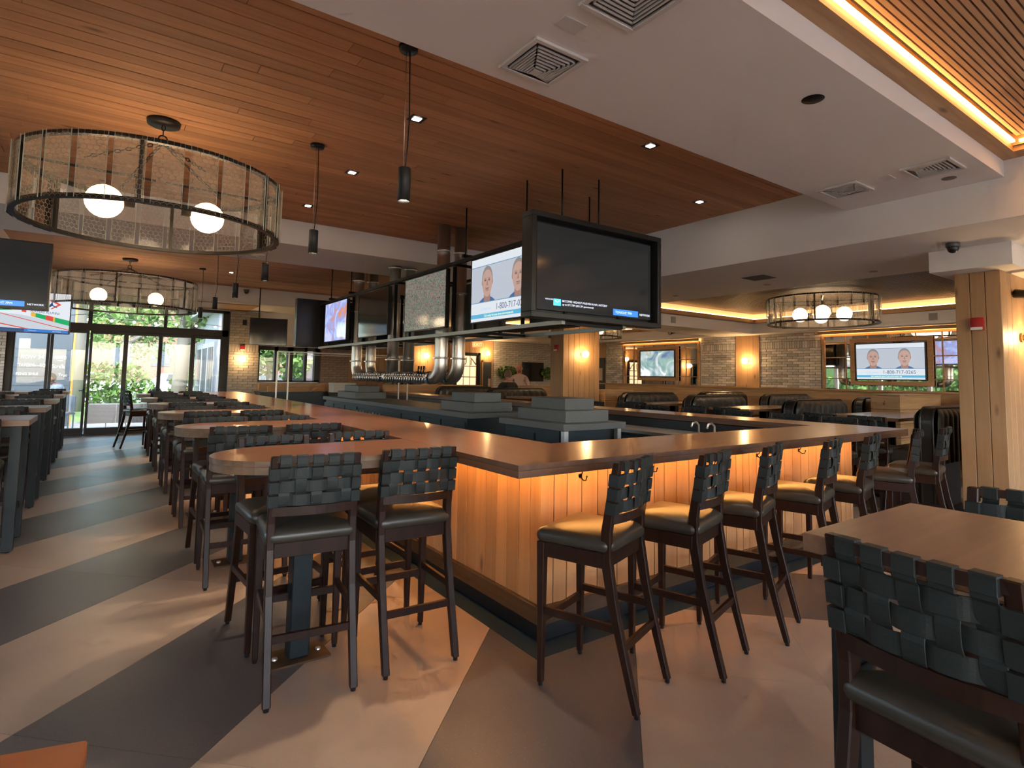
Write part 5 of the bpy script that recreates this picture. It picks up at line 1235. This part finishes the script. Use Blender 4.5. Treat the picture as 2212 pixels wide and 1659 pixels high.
# ---------------------------------------------------------------- outdoors
struct('ground', MB().box(-60, 60, 16.85, 90, -0.35, -0.12).box(-60, -6.0, -40, 16.85, -0.35, -0.12).box(-6, 60, -40, -4.6, -0.35, -0.12), plain('ground_grey', (0.22, 0.21, 0.20), 0.9, var=0.1, bscale=2))
PAV = plain('paver', (0.27, 0.265, 0.26), 0.85, var=0.08, bscale=4)
pt = struct('path', MB().box(-6, 6.5, 16.85, 21.0, -0.12, -0.055), plain('paver_joint', (0.2, 0.19, 0.17), 0.9))
for i in range(14):
    for j in range(5): piece('paver', 0.43, 0.80, 0.04, PAV, pt, (-2.9+i*0.45, 17.35+j*0.82, -0.035))
struct('lawn', MB().box(-30, 30, 21.0, 34, -0.12, -0.05), plain('grass_green', (0.16, 0.26, 0.07), 0.95, bump=0.5, bscale=30, var=0.3))
struct('road', MB().box(-60, 60, 34, 48, -0.12, -0.04), plain('asphalt_pale', (0.24, 0.24, 0.24), 0.9))
t = thing('planter_box', 'grey concrete planter outside the glass doors', 'planter', (0.55, 20.6, -0.1)); MB().box(-0.95, 0.95, -0.3, 0.3, 0, 0.62).build('body', plain('concrete', (0.13, 0.12, 0.12), 0.8, var=0.1), t, bevel=0.01, bseg=1)
for k in (-0.3, 0.35): MB().box(k-0.006, k+0.006, -0.303, -0.298, 0, 0.62).build('joint', plain('joint_white', (0.3, 0.3, 0.3), 0.8), t)
LEAF = [plain('leaf_a', (0.13, 0.24, 0.05), 0.7), plain('leaf_b', (0.20, 0.32, 0.08), 0.7), plain('leaf_c', (0.09, 0.17, 0.045), 0.7)]
BARK = plain('bark_grey', (0.30, 0.27, 0.24), 0.9, bump=0.6, bscale=25)
def leaves(q, c, r, n, s, rng):
    for _ in range(n):
        while True:
            p = Vector((rng.uniform(-1, 1), rng.uniform(-1, 1), rng.uniform(-1, 1)))
            if 0.25 < p.length < 1: break
        p = Vector((p.x*r[0], p.y*r[1], p.z*r[2]))+Vector(c)
        a = Vector((rng.uniform(-1, 1), rng.uniform(-1, 1), rng.uniform(-1, 1))).normalized(); b = a.cross(Vector((rng.uniform(-1, 1), rng.uniform(-1, 1), rng.uniform(-1, 1)))).normalized(); z = s*rng.uniform(0.6, 1.3)
        q.add([p-a*z, p+b*z*0.45, p+a*z, p-b*z*0.45], [(0, 1, 2, 3)], rng.randrange(3))
def tree(x, y, h, tr, crown, n, label, seed, s=0.16, lean=0.0):
    rng = random.Random(seed); t = thing('tree', label, 'tree', (x, y, -0.12), 0, 'trees outside')
    q = MB().tube([(0, 0, 0), (lean*0.3, 0, h*0.3), (lean*0.6, 0.05, h*0.55), (lean, 0, h*0.8)], [tr*1.2, tr, tr*0.8, tr*0.4], 10)
    for k in range(5):
        a = rng.uniform(0, 6.28); z = h*rng.uniform(0.35, 0.6); q.tube([(lean*z/h, 0, z), (math.cos(a)*crown*0.4, math.sin(a)*crown*0.4, z+h*0.15), (math.cos(a)*crown*0.75, math.sin(a)*crown*0.75, z+h*0.25)], [tr*0.5, tr*0.3, tr*0.1], 7)
    q.build('trunk', BARK, t)
    f = MB()
    for k in range(9):
        a = rng.uniform(0, 6.28); rr = crown*rng.uniform(0.1, 0.7); leaves(f, (math.cos(a)*rr+lean, math.sin(a)*rr, h*rng.uniform(0.42, 0.95)), (crown*0.5, crown*0.5, h*0.17), n//9, s, rng)
    f.build('foliage', LEAF, t, fixn=False)['kind'] = 'stuff'
tree(2.0, 23.5, 7.5, 0.22, 2.6, 3600, 'pale-barked tree with bright leaves just outside the glass doors', 1, lean=0.3)
tree(5.2, 27.5, 6.5, 0.20, 2.4, 3000, 'tree with a thin trunk outside, beside the white building', 2)
tree(-0.9, 27.0, 8.0, 0.2, 3.2, 3600, 'broad leafy tree across the lawn', 3)
tree(4.7, 22.0, 4.4, 0.14, 1.5, 3200, 'dark green tree seen through the far small window', 4, s=0.13)
tree(4.5, 35, 8.0, 0.22, 3.2, 3000, 'background tree beyond the lawn, behind the thin trunk', 5)
tree(-6.5, 36, 9.0, 0.25, 3.8, 2600, 'background tree behind the dark sign wall', 6)
tree(0.8, 44, 8.0, 0.25, 3.6, 3600, 'rounded background tree straight behind the planter', 8)
tree(-3.4, 24.0, 5.5, 0.16, 2.0, 2600, 'slim tree beside the dark sign board', 9)
tree(9.5, 33, 8.5, 0.25, 4.0, 2600, 'background tree far right beyond the street', 7)
rng = random.Random(11)
for i, (x, y, w_) in enumerate(((0.0, 30.5, 2.4), (4.0, 31.0, 2.4), (-3.0, 31.0, 2.4))):
    t = thing('shrub', 'low pale shrub along the street, %s from the doors' % NTH[i], 'shrub', (x, y, -0.1)); f = MB(); leaves(f, (0, 0, 0.9), (w_*0.75, 0.6, 1.1), 1100, 0.14, rng); f.build('foliage', LEAF, t, fixn=False)['kind'] = 'stuff'
t = thing('hedge', 'green hedge outside the side windows', 'hedge', (-9.5, 6, -0.12)); f = MB(); leaves(f, (0, 0, 1.3), (0.8, 13, 1.7), 9000, 0.17, rng); f.box(-0.3, 0.3, -12, 12, 0, 2.4, 2); f.build('foliage', LEAF, t, fixn=False)['kind'] = 'stuff'
# dark sign wall with tenant names
t = thing('sign_wall', 'slate-blue board with white restaurant names outside the glass doors', 'sign', (-1.4, 19.6, -0.12))
MB().box(-0.62, 0.60, 0, 0.18, 0, 3.4).build('board', plain('sign_slate', (0.10, 0.125, 0.15), 0.6), t); MB().box(0.60, 0.645, -0.02, 0.20, 0, 3.4).build('edge_post', plain('sign_orange', (0.70, 0.33, 0.09), 0.5), t)
for z in (1.18, 1.42, 1.65, 1.90, 2.12): MB().box(-0.60, 0.58, -0.004, 0, z, z+0.010).build('groove', plain('sign_dark', (0.05, 0.06, 0.075), 0.6), t)
SW = plain('sign_white', (0.62, 0.62, 0.62), 0.5)
for s, x, z, sz, sx in (('ROW 34', -0.45, 1.88, 0.125, 1.0), ('TAVERN', -0.485, 1.67, 0.12, 0.70), ('IN THE', -0.165, 1.675, 0.055, 0.75), ('SQ', -0.055, 1.67, 0.12, 0.75), ('FENG SHUI', -0.52, 1.45, 0.095, 0.95), ('PRESSED', 0.21, 1.88, 0.13, 0.55), ('CAFE', 0.30, 1.83, 0.045, 1.0), ('Sorella', 0.19, 1.64, 0.15, 0.65), ('True', 0.33, 1.42, 0.12, 0.8)):
    text('lettering', s, sz, SW, t, (x, -0.006, z), (PI/2, 0, 0), sx=sx)
# white neighbouring building on the right of the doors
t = thing('annex_building', 'white building wing with tall doors outside on the right', 'building', (2.52, 17.4, -0.12))
WB = plain('annex_white', (0.42, 0.42, 0.43), 0.7)
MB().box(0, 0.85, 1.2, 6.4, 0, 4.2).build('walls', WB, t); MB().box(-0.35, 1.0, 1.0, 6.5, 3.4, 3.7).build('eave', WB, t)
for i in range(3):
    dd = MB().box(-0.06, 0, 1.5+i*1.35, 2.7+i*1.35, 0.02, 2.5).build('door', plain('annex_door', (0.50, 0.52, 0.54), 0.5), t)
    MB().box(-0.075, -0.06, 1.62+i*1.35, 2.05+i*1.35, 0.2, 2.35).build('pane', plain('annex_glass', (0.12, 0.15, 0.17), 0.1), dd); MB().box(-0.075, -0.06, 2.15+i*1.35, 2.58+i*1.35, 0.2, 2.35).build('pane', MATS['annex_glass'], dd)
t = thing('dark_shed', 'dark purple-grey wall seen through the far small window', 'building', (6.3, 21.5, -0.12)); MB().box(-0.6, 1.2, 0, 3, 0, 4).build('walls', plain('shed_plum', (0.10, 0.085, 0.10), 0.7), t); MB().box(-0.7, 1.3, -0.1, 3.1, 4.0, 4.1).build('roof', BLACKP, t)
t = thing('brick_house', 'brick building across the street', 'building', (-6, 56, -0.12)); MB().box(0, 22, 0, 6, 0, 7).build('walls', plain('house_red', (0.24, 0.12, 0.09), 0.8), t)
for i in range(8): MB().box(1+i*2.6, 2.3+i*2.6, -0.05, 0, 2.0, 3.8).build('window', plain('house_glass', (0.1, 0.12, 0.14), 0.15), t)
for i, (x, y, c) in enumerate(((-1.0, 40, (0.6, 0.6, 0.62)), (3.5, 39.5, (0.75, 0.75, 0.75)), (8.5, 40, (0.12, 0.12, 0.14)))):
    t = thing('parked_car', '%s car parked on the street outside' % ('grey', 'white', 'black')[i], 'car', (x, y, -0.04)); q = MB()
    side = [(-2.1, 0.35), (-2.1, 0.8), (-1.5, 0.92), (-0.9, 1.4), (0.8, 1.42), (1.4, 0.95), (2.1, 0.85), (2.15, 0.35)]
    q.add([(a, -0.85, z) for a, z in side]+[(a, 0.85, z) for a, z in side], [tuple(range(8)), tuple(range(15, 7, -1))]+[(k, (k+1) % 8, 8+(k+1) % 8, 8+k) for k in range(8)]); q.build('body', plain('car_paint_%d' % i, c, 0.3), t, bevel=0.05, bseg=2)
    for wx in (-1.3, 1.3):
        for wy in (-0.86, 0.86): MB().tube([(wx, wy-0.1, 0.32), (wx, wy+0.1, 0.32)], 0.32, 16).build('wheel', BLACKP, t)
    MB().add([(-0.8, -0.86, 0.95), (1.1, -0.86, 0.95), (0.7, -0.86, 1.35), (-0.7, -0.86, 1.35)], [(0, 1, 2, 3)]).build('side_window', MATS['annex_glass'], t)
# thin patio table outside
t = thing('patio_table', 'small white patio table outside the doors', 'table', (1.75, 22.0, -0.1)); MB().box(-0.5, 0.5, -0.35, 0.35, 0.70, 0.73).build('top', SW, t)
for sx in (-1, 1): MB().bar((sx*0.4, 0, 0), (sx*0.1, 0, 0.70), 0.03, 0.03).bar((sx*0.1, 0, 0), (sx*0.4, 0, 0.70), 0.03, 0.03).build('leg', SW, t)
# string lights outside
t = thing('string_lights', 'string of clear bulbs hung outside above the doors', 'string lights', (0, 18.2, 2.9))
q = MB(); q.tube([(-2.5+i*0.5, 0.02*i, -0.10*math.sin(PI*(i % 4)/4)) for i in range(12)], 0.008, 5); q.build('cable', BLACKP, t)
for i in range(11): MB().sphere((-2.4+i*0.48, 0.02*i, -0.14), 0.035, 10, 7).build('bulb', emis('string_bulb', (1, 0.85, 0.6), 3), t)

# ---------------------------------------------------------------- people
def person(name, label, pts, edges, radii, mat, loc, rz, head=None, skin=None, hair=None, extra=None):
    """continuous skinned body; head, hands and hair shaped separately as children"""
    t = thing(name, label, 'person', loc, rz)
    me = bpy.data.meshes.new('body'); me.from_pydata(pts, edges, []); o = link('body', me, t)
    bpy.context.view_layer.objects.active = o
    sm = o.modifiers.new('skin', 'SKIN'); o.modifiers.new('sub', 'SUBSURF').levels = 2; o.modifiers['sub'].render_levels = 2
    for i, r in enumerate(radii): me.skin_vertices[0].data[i].radius = r if isinstance(r, tuple) else (r, r)
    me.skin_vertices[0].data[0].use_root = True
    dg = bpy.context.evaluated_depsgraph_get(); ev = o.evaluated_get(dg); nm = bpy.data.meshes.new_from_object(ev); o.modifiers.clear(); o.data = nm
    nm.materials.clear()
    for m_ in (mat if isinstance(mat, list) else [mat]): nm.materials.append(m_)
    for p in nm.polygons:
        p.use_smooth = True
        if extra: p.material_index = extra(p.center)
    return t
def head_part(t, c, s, skin, hairm, face=-1, bald=False, beard=False):
    q = MB(); q.sphere((0, 0, 0), 0.105, 20, 14, 0, (0.80, 0.95, 1.18))
    for i, v in enumerate(q.v):                           # jaw taper and face plane
        x, y, z = v
        if z < 0: x *= 1+z*2.2; y *= 1+z*1.2
        q.v[i] = (x, y, z)
    f = face
    q.sphere((0, f*0.102, -0.012), 0.020, 10, 8, 0, (0.8, 1.1, 1.5))       # nose
    for sx in (-1, 1):
        q.sphere((sx*0.082, 0, -0.005), 0.026, 8, 6, 0, (0.45, 0.8, 1.2))   # ears
    q.tube([(0, 0.01, -0.08), (0, 0.02, -0.16)], [0.055, 0.06], 12)
    h = q.build('head', skin, t); h.location = c; h.scale = (s, s, s)
    e = MB()
    for sx in (-1, 1): e.sphere((sx*0.033, f*0.090, 0.012), 0.010, 8, 6, 0, (1.3, 0.6, 0.7)); e.box(sx*0.033-0.018, sx*0.033+0.018, min(f*0.097, f*0.088), max(f*0.097, f*0.088), 0.030, 0.036)
    e.box(-0.022, 0.022, min(f*0.090, f*0.082), max(f*0.090, f*0.082), -0.060, -0.054)
    e.build('facial_features', plain('feature_dark', (0.06, 0.035, 0.03), 0.6), h)
    hq = MB(); n0 = 0
    hq.sphere((0, -f*0.006, 0.010), 0.108, 20, 14, 0, (0.82, 0.97, 1.16))
    keep = []
    for fi in hq.f:
        cz = sum(hq.v[k][2] for k in fi)/len(fi); cy_ = sum(hq.v[k][1] for k in fi)/len(fi)*f
        if bald: ok = cy_ < 0.0 and -0.05 < cz < 0.045
        else: ok = (cz > 0.045 and cy_ < 0.07) or (cy_ < 0.0 and cz > -0.05)
        if ok: keep.append(fi)
    hq.f = keep; hq.mi = [0]*len(keep); hq.sm = [True]*len(keep); hq.build('hair', hairm, h, fixn=False)
    if beard: b = MB().sphere((0, f*0.060, -0.078), 0.045, 12, 8, 0, (1.0, 0.75, 0.8)); b.build('beard', hairm, h)
    return h
def hand(t, p, d, skin, s=1.0):
    """relaxed hand at p pointing along d with five bent fingers"""
    d = Vector(d).normalized(); up = Vector((0, 0, 1)); r = d.cross(up).normalized(); u = r.cross(d); p = Vector(p)
    q = MB(); q.bar(p, p+d*0.085*s, 0.08*s, 0.028*s, 0, u, 0.085*s, 0.024*s)
    for k, ln in enumerate((0.065, 0.078, 0.072, 0.055)):
        b = p+d*0.083*s+r*(k-1.5)*0.021*s; q.tube([b, b+d*ln*0.5*s-u*0.006, b+d*ln*0.85*s-u*0.022, b+d*ln*0.95*s-u*0.04], [0.0095*s, 0.009*s, 0.0085*s, 0.007*s], 7)
    b = p+d*0.02*s-r*0.038*s; q.tube([b, b+d*0.035*s-r*0.025*s, b+d*0.062*s-r*0.03*s-u*0.01], [0.012*s, 0.011*s, 0.008*s], 7)
    q.build('hand', skin, t)
SKIN = plain('skin_warm', (0.55, 0.24, 0.17), 0.5); SKIN2 = plain('skin_light', (0.48, 0.25, 0.17), 0.5)
SHIRT = plain('shirt_check', (0.48, 0.36, 0.32), 0.8, var=0.12, bscale=60); DARKS = plain('shirt_charcoal', (0.020, 0.020, 0.019), 0.85); HAIRG = plain('hair_grey', (0.16, 0.12, 0.10), 0.8); TROU = plain('trouser_dark', (0.03, 0.03, 0.035), 0.8)
# standing man leaning on the partition, facing the camera; local -y = forward
pts = [(0, 0, 0.98), (0, 0.0, 1.16), (0, -0.02, 1.36), (0, -0.02, 1.50), (-0.19, 0.0, 1.46), (-0.27, -0.04, 1.20), (-0.20, -0.25, 1.12), (0.19, 0.0, 1.46), (0.27, -0.04, 1.20), (0.20, -0.25, 1.12),
       (-0.10, 0, 0.92), (-0.12, 0.0, 0.50), (-0.12, 0.02, 0.08), (-0.12, -0.12, 0.04), (0.10, 0, 0.92), (0.12, 0.0, 0.50), (0.12, 0.02, 0.08), (0.12, -0.12, 0.04), (0, -0.02, 1.58)]
eds = [(0, 1), (1, 2), (2, 3), (3, 4), (4, 5), (5, 6), (3, 7), (7, 8), (8, 9), (0, 10), (10, 11), (11, 12), (12, 13), (0, 14), (14, 15), (15, 16), (16, 17), (3, 18)]
rad = [(0.16, 0.12), (0.155, 0.12), (0.17, 0.12), (0.12, 0.09), 0.075, 0.055, 0.042, 0.075, 0.055, 0.042, 0.10, 0.075, 0.05, 0.045, 0.10, 0.075, 0.05, 0.045, 0.055]
t = person('person', 'bald bearded man in a pale short-sleeved shirt standing behind the oak partition', pts, eds, rad, [SHIRT, TROU, SKIN], (9.2, 12.98, 0), R(-35), extra=lambda c: 1 if c.z < 0.93 else (2 if c.z < 1.20 and abs(c.x) > 0.15 or c.z > 1.545 else 0))
head_part(t, (0, -0.03, 1.72), 1.05, SKIN, HAIRG, -1, bald=True, beard=True)
hand(t, (-0.20, -0.25, 1.125), (0.55, -0.8, 0.3), SKIN); hand(t, (0.20, -0.25, 1.125), (-0.55, -0.8, 0.3), SKIN)
# seated man seen from behind in a dark shirt
pts = [(0, 0, 0.80), (0, 0.0, 0.98), (0, 0.02, 1.18), (0, 0.0, 1.32), (-0.20, 0.0, 1.28), (-0.29, -0.05, 1.03), (-0.20, -0.28, 0.98), (0.20, 0.0, 1.28), (0.29, -0.05, 1.03), (0.20, -0.28, 0.98),
       (-0.10, -0.06, 0.80), (-0.13, -0.42, 0.80), (-0.13, -0.46, 0.40), (-0.13, -0.58, 0.34), (0.10, -0.06, 0.80), (0.13, -0.42, 0.80), (0.13, -0.46, 0.40), (0.13, -0.58, 0.34), (0, -0.02, 1.40)]
rad2 = [(0.17, 0.13), (0.165, 0.13), (0.18, 0.13), (0.13, 0.095), 0.08, 0.06, 0.045, 0.08, 0.06, 0.045, 0.10, 0.08, 0.055, 0.045, 0.10, 0.08, 0.055, 0.045, 0.055]
t = person('person', 'grey-haired man in a dark shirt seated in a booth, seen from behind', pts, eds, rad2, [DARKS, TROU, SKIN2], (7.78, 11.42, 0), R(180), extra=lambda c: 1 if c.z < 0.82 else (2 if c.z > 1.36 else 0))
head_part(t, (0, -0.03, 1.53), 1.0, SKIN2, HAIRG, -1)
hand(t, (-0.20, -0.28, 0.985), (0.3, -1, 0), SKIN2); hand(t, (0.20, -0.28, 0.985), (-0.3, -1, 0), SKIN2)
# person bending forward outside the doors
WS = plain('shirt_white', (0.75, 0.75, 0.75), 0.8)
pts3 = [(0, 0, 0.62), (0, -0.03, 0.80), (0, -0.10, 0.98), (0, -0.17, 1.10)] + [(-0.19, -0.15, 1.06), (-0.26, -0.24, 0.86), (-0.18, -0.46, 0.80), (0.19, -0.15, 1.06), (0.26, -0.24, 0.86), (0.18, -0.46, 0.80)] + [(-0.10, -0.06, 0.60), (-0.13, -0.42, 0.58), (-0.13, -0.44, 0.12), (-0.13, -0.56, 0.06), (0.10, -0.06, 0.60), (0.13, -0.42, 0.58), (0.13, -0.44, 0.12), (0.13, -0.56, 0.06), (0, -0.23, 1.17)]
t = person('person', 'dark-haired person in a white shirt sitting outside, leaning forward, before the sign board', pts3, eds, rad2, [WS, TROU, SKIN2], (-0.86, 18.35, -0.02), R(-75), extra=lambda c: 1 if c.z < 0.63 else (2 if c.z > 1.14 else 0))
head_part(t, (0, -0.28, 1.29), 1.0, SKIN2, plain('hair_dark', (0.05, 0.035, 0.03), 0.8), -1)
hand(t, (-0.18, -0.46, 0.80), (0.3, -1, -0.1), SKIN2); hand(t, (0.18, -0.46, 0.80), (-0.3, -1, -0.1), SKIN2)
t = thing('patio_chair', 'white patio chair under the person sitting outside', 'chair', (-0.86, 18.35, -0.015), R(-75)); MB().box(-0.24, 0.24, -0.42, 0.2, 0.40, 0.44).build('seat', SW, t); MB().box(-0.24, 0.24, 0.17, 0.2, 0.46, 0.85).build('backrest', SW, t)
for sx in (-1, 1):
    for yy in (-0.38, 0.17): MB().box(sx*0.22-0.015, sx*0.22+0.015, yy-0.015, yy+0.015, 0, 0.40).build('leg', SW, t)

# ---------------------------------------------------------------- odds and ends
# hanging plants on the white brick wall
rng = random.Random(21)
PL = [plain('plant_a', (0.09, 0.17, 0.04), 0.6), plain('plant_b', (0.16, 0.26, 0.06), 0.6), plain('plant_c', (0.05, 0.10, 0.025), 0.6)]
for i, x in enumerate((10.24, 12.0)):
    t = thing('wall_plant', 'leafy green plant in a wall trough %s of the dark far screen' % ('left' if i == 0 else 'right'), 'plant', (x, 15.06, 1.50)); MB().box(-0.30, 0.30, -0.05, 0.12, 0, 0.12).build('trough', BLACKP, t)
    f = MB(); leaves(f, (0, -0.02, 0.12), (0.44, 0.10, 0.20), 420, 0.075, rng); f.build('foliage', PL, t, fixn=False)['kind'] = 'stuff'
# ledge and service counter under the far window
t = thing('service_counter', 'dark service counter below the far small window', 'counter', (3.95, 15.6, 0)); MB().box(-0.9, 1.0, -0.3, 0.3, 0, 0.98).build('body', CAB, t); MB().box(-0.92, 1.02, -0.32, 0.32, 0.98, 1.02).build('worktop', BLACKP, t)
struct('trim_40', MB().box(3.19, 5.7, 16.15, 16.55, 1.02, 1.22), W_TRIMX)
CARD = plain('cardboard', (0.45, 0.24, 0.11), 0.85); PAPER = plain('paper_bag', (0.40, 0.20, 0.09), 0.9, bump=0.6, bscale=14); WBOX = plain('box_white', (0.55, 0.52, 0.48), 0.7)
tag(MB().box(-0.22, 0.22, -0.12, 0.12, 0, 0.11).build('cardboard_box', CARD, None, (3.98, 15.5, 1.021)), 'flat cardboard box on the dark service counter', 'box')
q = MB(); q.add([(-0.2, -0.09, 0), (0.2, -0.09, 0), (0.24, 0.09, 0), (-0.16, 0.09, 0), (-0.1, -0.06, 0.08), (0.17, -0.07, 0.2), (0.2, 0.06, 0.18), (-0.08, 0.05, 0.09)], [(0, 1, 2, 3), (4, 5, 6, 7), (0, 1, 5, 4), (1, 2, 6, 5), (2, 3, 7, 6), (3, 0, 4, 7)])
tag(q.build('paper_bag', PAPER, None, (4.48, 15.5, 1.021), bevel=0.01, bseg=1), 'crumpled brown paper bag on the dark service counter', 'bag')
tag(MB().box(-0.10, 0.10, -0.06, 0.06, 0, 0.13).box(-0.05, 0.05, -0.04, 0.04, 0.13, 0.17).build('wooden_caddy', CARD, None, (3.35, 15.5, 1.021)), 'small wooden caddy at the end of the dark service counter', 'caddy')
tag(MB().box(-0.28, 0.28, -0.2, 0.2, 0, 0.20).box(-0.29, 0.29, -0.21, 0.21, 0.20, 0.24).build('storage_box', WBOX, None, (4.92, 14.85, 1.021)), 'large white lidded box beside the crumpled paper bag', 'box')
t = thing('box_stand', 'dark stand carrying the white lidded box', 'stand', (4.92, 14.85, 0)); MB().box(-0.3, 0.3, -0.2, 0.2, 0.98, 1.02).build('top', BLACKP, t); MB().box(-0.28, 0.28, -0.18, 0.18, 0, 0.979).build('body', CAB, t)
# glass-hanging rack frame over the far end of the bar
t = thing('glass_hanger', 'slim white metal rack frame standing on the far part of the bar', 'rack', (2.75, 11.2, 0))
WM = plain('rack_metal', (0.55, 0.50, 0.45), 0.35, 0.6)
for x, y in ((-0.25, 0.0), (-0.05, 0.0), (2.2, 0.15), (2.4, 0.15)): MB().box(x-0.012, x+0.012, y-0.012, y+0.012, 0.96, 1.88).build('upright', WM, t)
MB().bar((-0.25, 0, 1.88), (2.4, 0.15, 1.88), 0.022, 0.022).bar((-0.25, 0, 1.84), (2.4, 0.15, 1.84), 0.016, 0.01).bar((-0.25, 0, 1.88), (-0.05, 0, 1.88), 0.022, 0.022).build('top_rail', WM, t)
MB().box(-0.34, 0.04, -0.10, 0.10, 0.90, 0.96).build('base_block', WBOX, t); MB().box(2.12, 2.48, 0.05, 0.25, 0.90, 0.96).build('base_block', WBOX, t)
MB().box(-0.3, 0.0, -0.06, 0.06, 0, 0.90).build('stand', CAB, t); MB().box(2.16, 2.44, 0.09, 0.21, 0, 0.90).build('stand', CAB, t)
# low shelf row with menus by the far column
for i in range(7): tag(MB().box(-0.10, 0.10, -0.015, 0.015, 0, 0.30).build('menu_board', plain('menu_grey', (0.13, 0.125, 0.12), 0.6), None, (5.85+i*0.13, 13.975, 1.241), (0, R(random.uniform(-8, 8)), 0)), 'upright grey menu in the row on the low oak partition', 'menu', 'menus on the low partition')
